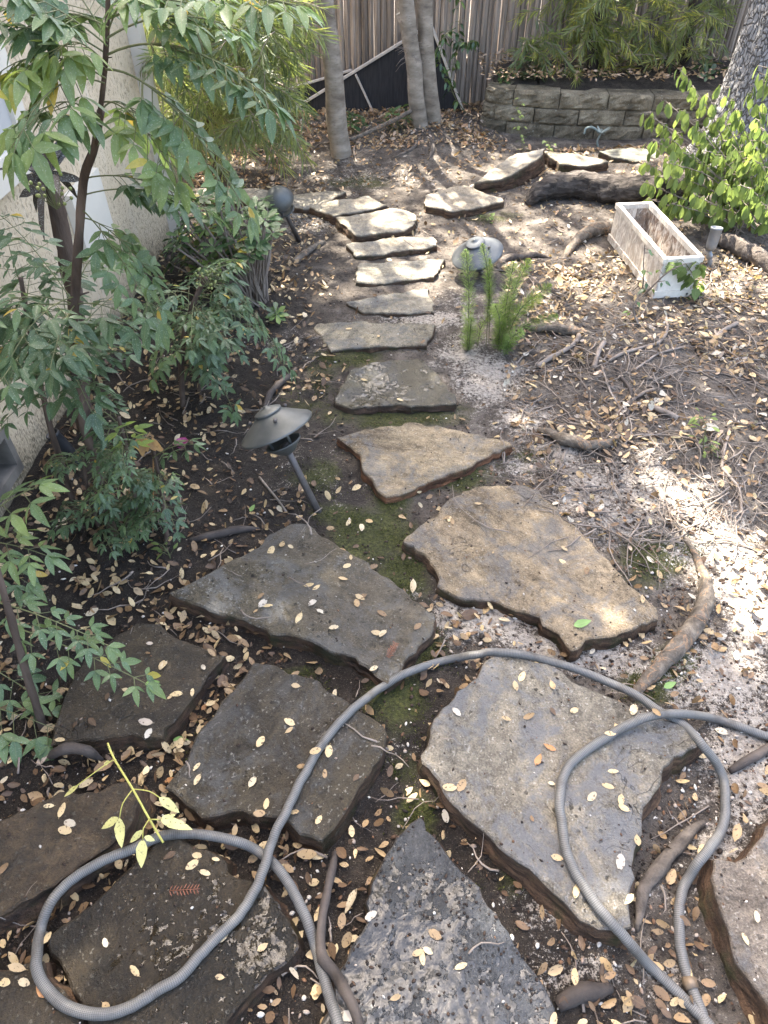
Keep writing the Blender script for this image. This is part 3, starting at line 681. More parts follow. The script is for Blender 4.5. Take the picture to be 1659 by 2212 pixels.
# ------------------------------------------------------------------ lamps
M_CAST = simple_mat('cast_metal', (0.060, 0.062, 0.058), (0.12, 0.122, 0.112), 9, 0.48, 0.35, 0.0012, 0.5, 0.45, 420)
M_POLE = simple_mat('lamp_pole', (0.050, 0.042, 0.037), (0.12, 0.105, 0.095), 25, 0.55, 0.3, 0.001, 0.5, 0.3, 200)
M_HATB = simple_mat('blue_grey_metal', (0.062, 0.068, 0.072), (0.095, 0.102, 0.105), 12, 0.5, 0.2, 0.001, 0.5, 0.3, 300)
def axis_matrix(o, ax, spin=0.0):
    return Matrix.Translation(o) @ V(ax).to_track_quat('Z', 'Y').to_matrix().to_4x4() @ Matrix.Rotation(spin, 4, 'Z')
def path_lamp(label, base, top, hat_r=0.108, mat=None, dome=False, spin=0.3, mat_pole=None):
    mat = mat or M_CAST
    base = V(base); top = V(top)
    ax = (top - base).normalized()
    M = axis_matrix(top, ax, spin)
    o = thing('path_lamp', label, 'garden lamp', base, 'hooded path lamps on leaning stakes')
    mb = MB(); tube(mb, [base - ax * 0.05, base + ax * 0.5 * (top - base).length, top - ax * 0.055], 0.0105, 14)
    tube(mb, [top - ax * 0.075, top - ax * 0.05], 0.0125, 14)
    mb.build('pole', mat_pole or M_POLE, o)
    mb = MB()
    r = hat_r
    if dome:
        lathe(mb, [(r, -.004), (r * 1.01, .0), (r * .97, .014), (r * .86, .03), (r * .68, .045), (r * .45, .056), (r * .2, .062), (0.0005, .063)], M, 48)
    else:
        lathe(mb, [(r, -.003), (r * 1.012, 0), (r * .99, .004), (r * .80, .017), (r * .6, .031), (r * .44, .043), (r * .36, .047), (r * .34, .050)], M, 56, wob=0.01)
    lathe(mb, [(r, -.003), (r * .8, .010), (r * .5, .024), (r * .42, .026), (0.001, .026)], M, 48)
    hat = mb.build('hat', mat, o)
    if not dome:
        mb = MB()
        lathe(mb, [(r * .33, .049), (r * .37, .051), (r * .37, .056), (r * .34, .058), (r * .20, .064), (r * .07, .067), (r * .065, .071), (0.0005, .0715)], M, 40)
        f = mb.build('finial', mat, hat); f.location = (0, 0, 0)
        for a in (0.2, 2.3, 4.4):
            mb = MB()
            c = M @ V((r * .56 * math.cos(a), r * .56 * math.sin(a), 0.037))
            d = (M.to_3x3() @ V((math.cos(a) * 0.9, math.sin(a) * 0.9, 0.75))).normalized()
            tube(mb, [c, c + d * 0.009], [0.0055, 0.005], 10)
            mb.build('screw', M_POLE, hat)
    mb = MB()
    lathe(mb, [(0.011, -.082), (0.026, -.074), (0.036, -.064), (0.047, -.054), (0.053, -.047), (0.053, -.044), (0.047, -.045), (0.032, -.052), (0.018, -.054), (0.001, -.054)], M, 40)
    mb.build('cup', mat, o)
    for a in (0.6, 2.7, 4.8):
        mb = MB()
        tube(mb, [M @ V((0.036 * math.cos(a), 0.036 * math.sin(a), -.056)), M @ V((0.036 * math.cos(a), 0.036 * math.sin(a), .018))], 0.0045, 8)
        mb.build('strut', mat, o)
    return o
for_hat_parent = None
path_lamp('dark cast metal lamp with a wide conical hat, leaning left beside the mossy soil', G(686, 1102), P(597, 926, 0.25), spin=0.9)
b2 = G(647, 522)
path_lamp('leaning lamp with a dark dome hat, half behind the rosette shrub', b2, YP(604, 434, b2.y - 0.10), hat_r=0.066, dome=True)
b3 = G(1040, 592)
path_lamp('blue grey lamp hat sitting low behind the foxtail fern', b3, P(1031, 548, 0.115), hat_r=0.112, mat=M_HATB)

M_SPOT = simple_mat('spot_metal', (0.16, 0.165, 0.165), (0.25, 0.25, 0.245), 15, 0.45, 0.2, 0.001, 0.5, 0.4, 200)
def spot(label, base, head, tip, r, mat):
    base, head, tip = V(base), V(head), V(tip)
    o = thing('garden_spotlight', label, 'spotlight', base)
    d = (tip - head).normalized()
    L = (tip - head).length
    mb = MB(); lathe(mb, [(0.001, 0), (r * .6, 0.0), (r * .86, L * .12), (r * .95, L * .3), (r, L * .9), (r * 1.06, L * .92), (r * 1.06, L), (r * .9, L), (r * .88, L * .9), (0.001, L * .88)], axis_matrix(head, d), 28)
    mb.build('head', mat, o)
    mb = MB(); tube(mb, [base - V((0, 0, .05)), base + V((0, 0, .02)), base.lerp(head, .5), head], [0.008, 0.011, 0.009, 0.009], 12)
    lathe(mb, [(0.001, -.006), (0.016, -.006), (0.016, .006), (0.001, .006)], axis_matrix(base.lerp(head, .62), V((1, .2, 0))), 16)
    mb.build('bracket', mat, o)
    return o
sb = G(1531, 573)
spot('grey bullet shaped spotlight tilted up in front of the thick root', sb, YP(1534, 540, sb.y), YP(1549, 491, sb.y + 0.015), 0.025, M_SPOT)
M_BLK = simple_mat('black_plastic', (0.012, 0.013, 0.015), (0.03, 0.032, 0.036), 12, 0.45, 0.1, 0.001)
sb = G(176, 1010)
spot('small black spotlight hidden in the low leaves by the house wall', sb, sb + V((-0.01, 0.0, 0.05)), sb + V((-0.045, -0.005, 0.14)), 0.02, M_BLK)

# ------------------------------------------------------------------ planter box
t = NT('planter_white')
pos = t.pos(); a_ = t.attr('tint')
st_ = t.noise(t.mapv(pos, (9, 9, 4.5)), 4.2, 7, 0.72, 1.2)
col = t.mix(t.math('MULTIPLY', t.ramp(st_, [(0.40, 0.0), (0.55, 0.95)]), a_), t.ramp(t.noise(pos, 6, 4), [(0.3, (0.55, 0.50, 0.42)), (0.7, (0.68, 0.63, 0.545))]), t.ramp(t.noise(pos, 30, 5), [(0.35, (0.06, 0.04, 0.03)), (0.65, (0.26, 0.17, 0.11))]))
M_PLW = t.principled(col, 0.55, t.bump(t.noise(pos, 90, 4), 0.15, 0.002), 0.4)
FL, FR = G(1411, 643), G(1497, 632)
BL = G(1325, 535)
ax_ = (FR - FL); W_ = ax_.length; ax_.normalize()
ay_ = V((-ax_.y, ax_.x, 0))
yl = (BL - FL); L_ = 0.56
ay_ = V((yl.x, yl.y, 0)).normalized()
ax_ = V((ay_.y, -ay_.x, 0)); W_ = 0.160
H_ = 0.165
def pl(x, y, z): return FL + ax_ * x + ay_ * y + V((0, 0, z))
planter = thing('planter_box', 'empty white window box planter, rust stained inside, standing on the dry litter', 'planter', FL)
def slabq(mb, x0, x1, y0, y1, z0, z1, tint=0.5, sub=1):
    vs_ = [pl(x, y, z) for z in (z0, z1) for y in (y0, y1) for x in (x0, x1)]
    mb.add(vs_, [(0, 2, 3, 1), (4, 5, 7, 6), (0, 1, 5, 4), (2, 6, 7, 3), (0, 4, 6, 2), (1, 3, 7, 5)], tint)
th = 0.008
mb = MB()
slabq(mb, 0, th, 0, L_, 0.0, H_, 0.6); mb.build('long_side', M_PLW, planter, False)
mb = MB(); slabq(mb, W_ - th, W_, 0, L_, 0, H_, 1.0); mb.build('long_side', M_PLW, planter, False)
mb = MB(); slabq(mb, th, W_ - th, 0.001, th, 0, H_, 0.12); mb.build('end_panel', M_PLW, planter, False)
mb = MB(); slabq(mb, th, W_ - th, L_ - th, L_ - .001, 0, H_, 0.9); mb.build('end_panel', M_PLW, planter, False)
mb = MB(); slabq(mb, th, W_ - th, th, L_ - th, 0.012, 0.02, 1.0); mb.build('floor', M_PLW, planter, False)
mb = MB(); e = 0.006
slabq(mb, -e, th + .006, -e, L_ + e, H_ - .014, H_ + .008, 0.35); slabq(mb, W_ - th - .006, W_ + e, -e, L_ + e, H_ - .014, H_ + .008, 0.35)
slabq(mb, th + .006, W_ - th - .006, -e, th + .006, H_ - .014, H_ + .0075, 0.05); slabq(mb, th + .006, W_ - th - .006, L_ - th - .006, L_ + e, H_ - .014, H_ + .0075, 0.4)
mb.build('rim', M_PLW, planter, False)
mb = MB()
slabq(mb, -.007, -.0005, -.007, L_ + .007, 0.0, 0.03, 0.7); slabq(mb, W_ + .0005, W_ + .007, -.007, L_ + .007, 0, 0.03, 0.6); slabq(mb, -.0005, W_ + .0005, -.007, 0.0, 0, 0.0295, 0.15)
mb.build('base_moulding', M_PLW, planter, False)
mb = MB()
lathe(mb, [(0.001, 0), (0.005, 0), (0.005, .003), (0.001, .003)], axis_matrix(pl(W_ - 0.02, -.0075, .014), -ay_), 12)
mb.build('plug', M_POLE, planter)

# ------------------------------------------------------------------ concrete block wall and the bed above it
t = NT('split_block')
pos = t.pos()
col = t.ramp(t.noise(pos, 9, 7, 0.7), [(0.30, (0.080, 0.067, 0.043)), (0.5, (0.21, 0.175, 0.118)), (0.70, (0.38, 0.325, 0.225))])
col = t.mix(0.7, col, t.ramp(t.noise(pos, 140, 4, 0.7), [(0.3, 0.5), (0.7, 1.4)]), 'MULTIPLY')
col = t.mix(0.8, col, t.ramp(t.attr('tint'), [(0.0, 0.72), (1.0, 1.25)]), 'MULTIPLY')
col = t.mix(t.ramp(t.noise(pos, 90, 2), [(0.67, 0.0), (0.72, 0.8)]), col, (0.5, 0.47, 0.4))
M_BLOCK = t.principled(col, 0.9, t.bump(t.noise(pos, 70, 7, 0.8), 1.0, 0.022), 0.3)
WP = spline([V(q) for q in [(0.82, 5.42, 0), (0.70, 5.16, 0), (0.62, 4.99, 0), (0.67, 4.89, 0), (0.84, 4.83, 0), (1.1, 4.775, 0), (1.4, 4.745, 0), (1.75, 4.73, 0), (2.3, 4.73, 0), (3.0, 4.78, 0)]], 0.01)
cum = [0]
for i in range(1, len(WP)): cum.append(cum[-1] + (WP[i] - WP[i - 1]).length)
def wp(s):
    s = max(0, min(cum[-1] - 1e-4, s))
    i = max(j for j in range(len(cum)) if cum[j] <= s) if s > 0 else 0
    i = min(i, len(WP) - 2)
    f = (s - cum[i]) / (cum[i + 1] - cum[i])
    p = WP[i].lerp(WP[i + 1], f); d = (WP[i + 1] - WP[i]).normalized()
    return p, V((d.y, -d.x, 0))
wall = thing('block_wall', 'low curved retaining wall of rough stacked concrete blocks at the back', 'retaining wall', (1.2, 4.78, 0))
for ci, (z0, z1, off) in enumerate([(-0.04, 0.089, 0.08), (0.0915, 0.175, -0.05), (0.1775, 0.262, 0.03)]):
    mb = MB()
    s = off - 0.1
    while s < cum[-1]:
        ln = rnd(0.22, 0.30)
        a, b = max(s, 0) + 0.003, min(s + ln, cum[-1]) - 0.003
        s += ln
        if b - a < 0.05: continue
        NX, NZ = 10, 6
        tn = random.random()
        vs_, fs = [], []
        dz = rnd(-.004, .004); push = rnd(-.008, .008) - ci * 0.012
        for j in range(NZ + 1):
            for i in range(NX + 1):
                p, nrm = wp(a + (b - a) * i / NX)
                z = z0 + (z1 - z0) * j / NZ + dz
                edge = min(i, NX - i, 1) * min(j, NZ - j, 1)
                q = p + nrm * (push + (0.014 * noise.fractal(V((p.x * 26, p.y * 26, z * 30)), 0.7, 2, 4) + 0.010 if edge else 0)) + V((0, 0, z + (0.003 * noise.noise(V((p.x * 20, p.y * 20, z * 40))))))
                vs_.append(q)
        bk = len(vs_)
        for j in (0, NZ):
            for i in range(NX + 1):
                p, nrm = wp(a + (b - a) * i / NX)
                vs_.append(p - nrm * 0.16 + V((0, 0, z0 + (z1 - z0) * j / NZ + dz)))
        for j in range(NZ):
            for i in range(NX): fs.append((j * (NX + 1) + i, j * (NX + 1) + i + 1, (j + 1) * (NX + 1) + i + 1, (j + 1) * (NX + 1) + i))
        tp = NZ * (NX + 1)
        for i in range(NX):
            fs.append((tp + i, tp + i + 1, bk + NX + 1 + i + 1, bk + NX + 1 + i)); fs.append((i + 1, i, bk + i, bk + i + 1)); fs.append((bk + i, bk + i + 1, bk + NX + 2 + i, bk + NX + 1 + i)[::-1])
        fs.append((0,) + tuple(j * (NX + 1) for j in range(1, NZ + 1)) + (bk + NX + 1, bk))
        fs.append(tuple(j * (NX + 1) + NX for j in range(NZ, -1, -1)) + (bk + NX, bk + 2 * NX + 1))
        mb.add(vs_, fs, tn)
    mb.build('block_course', M_BLOCK, wall, False)
mb = MB()
vs_, fs = [], []
SN, TN = 120, 26
for j in range(TN + 1):
    for i in range(SN + 1):
        p, nrm = wp(cum[-1] * i / SN)
        q0 = p - nrm * 0.045
        q1 = V((p.x + (0.35 if p.x < 1 else 0.0) * (1 if i < SN * .3 else 0), 6.4, 0))
        q = q0.lerp(q1, (j / TN) ** 1.3)
        z = 0.243 + 0.05 * min(1, (j / TN) * 3) + 0.012 * noise.fractal(V((q.x * 4, q.y * 4, 7)), 0.9, 2, 4) * min(1, j)
        vs_.append((q.x, q.y, z))
for j in range(TN):
    for i in range(SN): fs.append((j * (SN + 1) + i, j * (SN + 1) + i + 1, (j + 1) * (SN + 1) + i + 1, (j + 1) * (SN + 1) + i))
mb.add(vs_, fs)
bed = mb.build('raised_ground', M_SOIL)
at = bed.data.attributes.new('dry', 'FLOAT', 'POINT'); at.data.foreach_set('value', [0.35] * len(vs_))
tag(bed, 'raised bed of dark soil held by the block wall', 'ground', kind='structure')

# ------------------------------------------------------------------ stake fence
t = NT('weathered_stakes')
pos = t.pos()
gr = t.noise(t.mapv(pos, (40, 40, 1.6)), 2.0, 7, 0.7, 0.3)
col = t.ramp(gr, [(0.28, (0.085, 0.066, 0.050)), (0.5, (0.245, 0.198, 0.155)), (0.74, (0.43, 0.36, 0.29))])
col = t.mix(0.9, col, t.ramp(t.attr('tint'), [(0.0, 0.55), (1.0, 1.3)]), 'MULTIPLY')
M_STAKE = t.principled(col, 0.9, t.bump(gr, 0.8, 0.006), 0.25)
fence = thing('stake_fence', 'weathered brown fence of narrow vertical wooden stakes', 'fence', (0, 5.45, 0))
mb = MB()
x = -3.6
while x < 4.6:
    wd = rnd(0.036, 0.052)
    y = 5.46 + rnd(-.006, .006)
    lean = rnd(-.006, .006)
    zs = [-0.1, 0.15, 0.4, 0.7, 1.1, 1.5, 1.80 + rnd(-.02, .02)]
    vs_, fs = [], []
    cr = rnd(0.3, 0.7)
    sd = random.random() * 50
    for z in zs:
        cx = x + wd / 2 + lean * z + 0.004 * noise.noise(V((sd, z * 1.5, 0)))
        h = wd / 2 * 0.93
        for (dx, dy) in ((-h, 0.010), (-h * .75, -.004), (h * (cr - .5), -.012), (h * .8, -.004), (h, .010), (0, .014)):
            vs_.append((cx + dx + 0.002 * noise.noise(V((sd + dx * 90, z * 3, 1))), y + dy, z))
    for i in range(len(zs) - 1):
        for k in range(6): fs.append((i * 6 + k, i * 6 + (k + 1) % 6, (i + 1) * 6 + (k + 1) % 6, (i + 1) * 6 + k))
    fs.append(tuple((len(zs) - 1) * 6 + k for k in range(6)))
    mb.add(vs_, fs, random.random())
    x += wd * .92 + (rnd(-0.002, 0.0) if random.random() < 0.94 else rnd(0.004, 0.009))
mb.build('stakes', M_STAKE, fence, False)
for z in (0.25, 1.5):
    mb = MB(); box(mb, (0.5, 5.50, z), 8.2, 0.04, 0.09); mb.build('rail', M_STAKE, fence, False)
for xx in (-2.6, -0.2, 2.2, 4.4):
    mb = MB(); box(mb, (xx, 5.57, 0.9), 0.09, 0.09, 2.0); mb.build('post', M_STAKE, fence, False)

# ------------------------------------------------------------------ black sheets leaning on the fence
t = NT('black_mesh_sheet')
pos = t.pos()
wv = t.noise(t.mapv(pos, (30, 30, 3), (0, R(18), 0)), 3, 3)
M_SHEET = t.principled(t.ramp(wv, [(0.4, (0.010, 0.010, 0.012)), (0.7, (0.028, 0.028, 0.031))]), 0.65, t.bump(wv, 0.2, 0.002), 0.35)
M_FRAME = simple_mat('pale_frame', (0.33, 0.29, 0.245), (0.50, 0.45, 0.39), 30, 0.6, 0.2, 0.002)
def sheet(label, poly, bars, y, tk=0.012):
    pts = [YP(a, b, y) for a, b in poly]
    c = sum((q for q in pts), V((0, 0, 0))) / len(pts); c.z = 0
    o = thing('screen_sheet', label, 'screen panel', c)
    mb = MB()
    n = len(pts)
    mb.add(pts + [q + V((0, tk, 0)) for q in pts], [tuple(range(n)), tuple(range(2 * n - 1, n - 1, -1))] + [(i, n + i, n + (i + 1) % n, (i + 1) % n) for i in range(n)])
    mb.build('sheet', M_SHEET, o, False)
    for a, b, wd in bars:
        p, q = YP(*a, y - 0.008), YP(*b, y - 0.008)
        d = (q - p); L = d.length; d.normalize()
        s = d.cross(V((0, 1, 0)))
        rot = Matrix((d, V((0, 1, 0)), s)).transposed()
        mb = MB(); box(mb, (p + q) / 2, L, 0.016, wd, rot, bev=0.002); mb.build('frame_bar', M_FRAME, o, False)
    return o
sheet('large black sheet in a pale wooden frame leaning on the fence behind the twin trunk', [(560, 285), (660, 219), (928, 55), (998, 236), (955, 275), (720, 345), (560, 360)],
      [((556, 284), (926, 55), 0.017), ((931, 52), (999, 236), 0.017), ((768, 160), (820, 272), 0.013)], 5.30)
sheet('smaller black sheet with a pale top edge, mostly hidden behind the larger one', [(600, 200), (690, 174), (760, 152), (772, 250), (600, 300)], [((600, 199), (760, 151), 0.014)], 5.36)

# ------------------------------------------------------------------ house
t = NT('stucco')
pos = t.pos()
n1 = t.noise(t.mapv(pos, (1, 1, 0.5)), 150, 4, 0.6); n2 = t.noise(pos, 3, 5, 0.6)
sepz = t.n('ShaderNodeSeparateXYZ'); t.put(sepz.inputs[0], pos)
col = t.ramp(n2, [(0.3, (0.51, 0.405, 0.27)), (0.7, (0.62, 0.505, 0.35))])
vl = t.vor(t.mapv(pos, (1, 1, 0.45)), 70, 'F1')
skip = t.ramp(t.math('ADD', n1, t.math('MULTIPLY', vl, 0.25)), [(0.46, 0.55), (0.56, 0.0)])
col = t.mix(skip, col, (0.16, 0.125, 0.085))
strk = t.noise(t.mapv(pos, (14, 14, 1.2)), 1.5, 5, 0.6)
col = t.mix(t.ramp(strk, [(0.55, 0.0), (0.75, 0.35)]), col, (0.62, 0.58, 0.5))
low = t.ramp(t.math('ADD', sepz.outputs[2], t.math('MULTIPLY', t.math('SUBTRACT', n1, 0.5), 0.35)), [(0.02, 0.85), (0.16, 0.0)])
col = t.mix(low, col, (0.10, 0.085, 0.055))
M_STUC = t.principled(col, 0.92, t.bump(t.math('ADD', n1, t.math('MULTIPLY', skip, -0.6)), 0.7, 0.012), 0.3)
M_WHITE = simple_mat('white_paint', (0.52, 0.47, 0.39), (0.60, 0.55, 0.46), 5, 0.5, 0.05, 0.001)
M_TRIM = simple_mat('cream_metal', (0.46, 0.41, 0.34), (0.56, 0.51, 0.43), 7, 0.55, 0.1, 0.001)
WA, WB = V((-1.104, 1.696, 0)), V((-1.01, 3.30, 0))
wd_ = (WB - WA).normalized(); wn_ = V((wd_.y, -wd_.x, 0))
WA = WA - wd_ * 2.6
WL = (WB - WA).length
def hp(s, o, z): return WA + wd_ * s + wn_ * o + V((0, 0, z))
house = thing('house', 'cream stucco house wall along the left side, with a vent near the ground', 'house', WB)
s_v0, s_v1, z_v0, z_v1 = 1.95, 2.515, 0.09, 0.20      # vent opening
mb = MB()
def hq(s0, s1, z0, z1):
    ns, nz = max(1, int((s1 - s0) / 0.06)), max(1, int((z1 - z0) / 0.06))
    b, fs = [], []
    for j in range(nz + 1):
        for i in range(ns + 1):
            s, z = s0 + (s1 - s0) * i / ns, z0 + (z1 - z0) * j / nz
            b.append(hp(s, 0.004 * noise.noise(V((s * 3, z * 3, 5))), z))
    for j in range(nz):
        for i in range(ns): fs.append((j * (ns + 1) + i, j * (ns + 1) + i + 1, (j + 1) * (ns + 1) + i + 1, (j + 1) * (ns + 1) + i))
    mb.add(b, fs)
hq(0, s_v0, -.1, 2.5); hq(s_v1, WL, -.1, 2.5); hq(s_v0, s_v1, z_v1, 2.5); hq(s_v0, s_v1, -.1, z_v0)
for (a, b) in (((s_v0, z_v0), (s_v1, z_v0)), ((s_v1, z_v0), (s_v1, z_v1)), ((s_v1, z_v1), (s_v0, z_v1)), ((s_v0, z_v1), (s_v0, z_v0))):
    mb.add([hp(a[0], 0, a[1]), hp(b[0], 0, b[1]), hp(b[0], -.06, b[1]), hp(a[0], -.06, a[1])], [(0, 1, 2, 3)])
mb.add([hp(WL, 0, -.1), hp(WL, 0, 2.5), hp(WL, -4, 2.5), hp(WL, -4, -.1)], [(0, 3, 2, 1)])
mb.add([hp(0, 0, 2.5), hp(WL, 0, 2.5), hp(WL, -4, 2.5), hp(0, -4, 2.5)], [(0, 1, 2, 3)])
mb.build('wall', M_STUC, house, False)
vent = None
t = NT('vent_screen')
sx = t.n('ShaderNodeSeparateXYZ'); t.put(sx.inputs[0], t.pos())
def ln(s): return t.ramp(t.math('ABSOLUTE', t.math('SUBTRACT', t.math('FRACT', t.math('MULTIPLY', s, 150)), 0.5)), [(0.36, 0.0), (0.42, 1.0)])
M_MESH = t.principled(t.mix(t.math('MAXIMUM', ln(t.math('ADD', sx.outputs[1], sx.outputs[2])), ln(t.math('SUBTRACT', sx.outputs[1], sx.outputs[2]))), (0.006, 0.006, 0.006), (0.20, 0.19, 0.17)), 0.5, None, 0.4)
M_VENT = simple_mat('vent_metal', (0.09, 0.08, 0.07), (0.2, 0.18, 0.155), 14, 0.6, 0.2, 0.002)
mb = MB()
for (a0, a1, c0, c1) in ((s_v0 - .02, s_v1 + .02, z_v1 - .004, z_v1 + .02), (s_v0 - .02, s_v1 + .02, z_v0 - .028, z_v0 + .004), (s_v1 - .004, s_v1 + .02, z_v0 + .004, z_v1 - .004), (s_v0 - .02, s_v0 + .004, z_v0 + .004, z_v1 - .004)):
    vv = [hp(s, o, z) for z in (c0, c1) for o in (-.05, .009) for s in (a0, a1)]
    mb.add(vv, [(0, 2, 3, 1), (4, 5, 7, 6), (0, 1, 5, 4), (2, 6, 7, 3), (0, 4, 6, 2), (1, 3, 7, 5)])
vent = mb.build('vent', M_VENT, house, False)
mb = MB(); mb.add([hp(s_v0, -.045, z_v0), hp(s_v1, -.045, z_v0), hp(s_v1, -.045, z_v1), hp(s_v0, -.045, z_v1)], [(0, 1, 2, 3)])
o = mb.build('screen', M_MESH, house, False); o.parent = vent
mb = MB()
for (a0, a1, c0, c1) in ((2.5, 3.2, 0.72, 0.80), (3.13, 3.2, 0.80, 1.6)):
    vv = [hp(s, o, z) for z in (c0, c1) for o in (-.01, .022) for s in (a0, a1)]
    mb.add(vv, [(0, 2, 3, 1), (4, 5, 7, 6), (0, 1, 5, 4), (2, 6, 7, 3), (0, 4, 6, 2), (1, 3, 7, 5)])
win = mb.build('window', M_WHITE, house, False)
t = NT('window_glass'); M_GLASS = t.principled((0.42, 0.41, 0.39), 0.25, None, 0.4)
mb = MB(); mb.add([hp(2.5, .008, .80), hp(3.13, .008, .80), hp(3.13, .008, 1.6), hp(2.5, .008, 1.6)], [(0, 1, 2, 3)])
o = mb.build('pane', M_GLASS, house, False); o.parent = win
mb = MB()
vv = [hp(s, o, z) for z in (0.36, 0.58) for o in (.001, .03) for s in (3.3, 3.56)]
mb.add(vv, [(0, 2, 3, 1), (4, 5, 7, 6), (0, 1, 5, 4), (2, 6, 7, 3), (0, 4, 6, 2), (1, 3, 7, 5)])
mb.build('meter_cover', M_WHITE, house, False)
mb = MB()
vv = [hp(s, o, z) for z in (0.02, 2.5) for o in (-.02, .05) for s in (WL + .004, WL + .064)]
mb.add(vv, [(0, 2, 3, 1), (4, 5, 7, 6), (0, 1, 5, 4), (2, 6, 7, 3), (0, 4, 6, 2), (1, 3, 7, 5)])
ds = mb.build('downspout', M_TRIM, house, False)
mb = MB()
vv = [hp(s, o, z) for z in (0.50, 0.525) for o in (-.025, .055) for s in (WL + .001, WL + .068)]
mb.add(vv, [(0, 2, 3, 1), (4, 5, 7, 6), (0, 1, 5, 4), (2, 6, 7, 3), (0, 4, 6, 2), (1, 3, 7, 5)])
o = mb.build('strap', M_TRIM, house, False); o.parent = ds
M_DARKWOOD = simple_mat('dark_wood', (0.018, 0.013, 0.010), (0.05, 0.038, 0.03), 20, 0.85, 0.5, 0.004)
# ------------------------------------------------------------------ leaf and bark materials
M_NAND = leaf_mat('nandina_leaf', [(0.0, (0.055, 0.095, 0.045)), (0.45, (0.105, 0.165, 0.072)), (0.68, (0.165, 0.225, 0.075)), (0.86, (0.24, 0.30, 0.07)), (0.93, (0.42, 0.30, 0.05)), (1.0, (0.50, 0.36, 0.10))], 0.42, 0.38, spots=0.12, spec=0.5, tboost=1.7, dust=0.5)  # yellow-green stops also carry backlit glow, paler greens sky sheen
M_ROSE = leaf_mat('rosette_leaf', [(0.0, (0.035, 0.070, 0.030)), (0.6, (0.085, 0.150, 0.055)), (0.9, (0.17, 0.24, 0.06)), (1.0, (0.45, 0.36, 0.06))], 0.38, 0.25, tboost=1.5)
M_PODO = leaf_mat('podocarpus_leaf', [(0.0, (0.055, 0.080, 0.030)), (0.5, (0.115, 0.145, 0.052)), (0.82, (0.185, 0.215, 0.065)), (1.0, (0.36, 0.35, 0.08))], 0.42, 0.40, tboost=1.9)
M_LIME = leaf_mat('soft_green_leaf', [(0.0, (0.075, 0.115, 0.040)), (0.5, (0.135, 0.185, 0.060)), (1.0, (0.23, 0.29, 0.085))], 0.65, 0.45, tboost=1.4, spec=0.3)
M_GREEN = leaf_mat('glossy_leaf', [(0.0, (0.02, 0.045, 0.016)), (0.6, (0.05, 0.095, 0.03)), (1.0, (0.11, 0.17, 0.04))], 0.32, 0.25, tboost=1.6)
M_FERN = leaf_mat('fern_needle', [(0.0, (0.075, 0.13, 0.025)), (0.5, (0.15, 0.235, 0.045)), (1.0, (0.28, 0.36, 0.085))], 0.55, 0.4, veins=0.0, tboost=1.5)
M_SUCC = leaf_mat('succulent_leaf', [(0.0, (0.10, 0.13, 0.12)), (1.0, (0.22, 0.26, 0.24))], 0.6, 0.0)
M_STRAP = leaf_mat('dying_strap_leaf', [(0.0, (0.020, 0.018, 0.014)), (1.0, (0.075, 0.055, 0.04))], 0.6, 0.0, veins=0, dust=1.0)
M_DRYL = leaf_mat('dry_leaf', [(0.0, (0.045, 0.026, 0.015)), (0.2, (0.115, 0.066, 0.034)), (0.42, (0.26, 0.165, 0.080)), (0.60, (0.40, 0.29, 0.155)), (0.78, (0.55, 0.42, 0.225)), (0.9, (0.44, 0.40, 0.33)), (1.0, (0.36, 0.17, 0.06))], 0.6, 0.2, spots=0.8, tboost=1.1, veins=0.12)
M_STALK = simple_mat('green_stalk', (0.07, 0.085, 0.03), (0.13, 0.13, 0.055), 20, 0.6, 0.1, 0.001)
M_NSTEM = simple_mat('nandina_stem', (0.035, 0.024, 0.018), (0.15, 0.11, 0.085), 18, 0.9, 0.9, 0.006, 0.2, 0, 90, (1, 1, 0.22))
M_TWIG = simple_mat('dry_twig', (0.10, 0.077, 0.06), (0.27, 0.225, 0.185), 14, 0.85, 0.5, 0.003, 0.3, 0, 110)
M_DTWIG = simple_mat('dark_twig', (0.022, 0.017, 0.014), (0.07, 0.055, 0.045), 14, 0.8, 0.6, 0.003, 0.4, 0, 110)
M_BERRY = simple_mat('green_berry', (0.14, 0.17, 0.05), (0.24, 0.26, 0.09), 40, 0.4, 0.05, 0.001)
UP = V((0, 0, 1))
def rdir(zmin=-1, zmax=1):
    a = rnd(0, 2 * math.pi); z = rnd(zmin, zmax); r = math.sqrt(max(0, 1 - z * z))
    return V((r * math.cos(a), r * math.sin(a), z))
def bez(a, b, sag, n=14):
    m = (a + b) / 2 + V((0, 0, sag))
    return [a * (1 - t) ** 2 + m * 2 * t * (1 - t) + b * t * t for t in [i / n for i in range(n + 1)]]

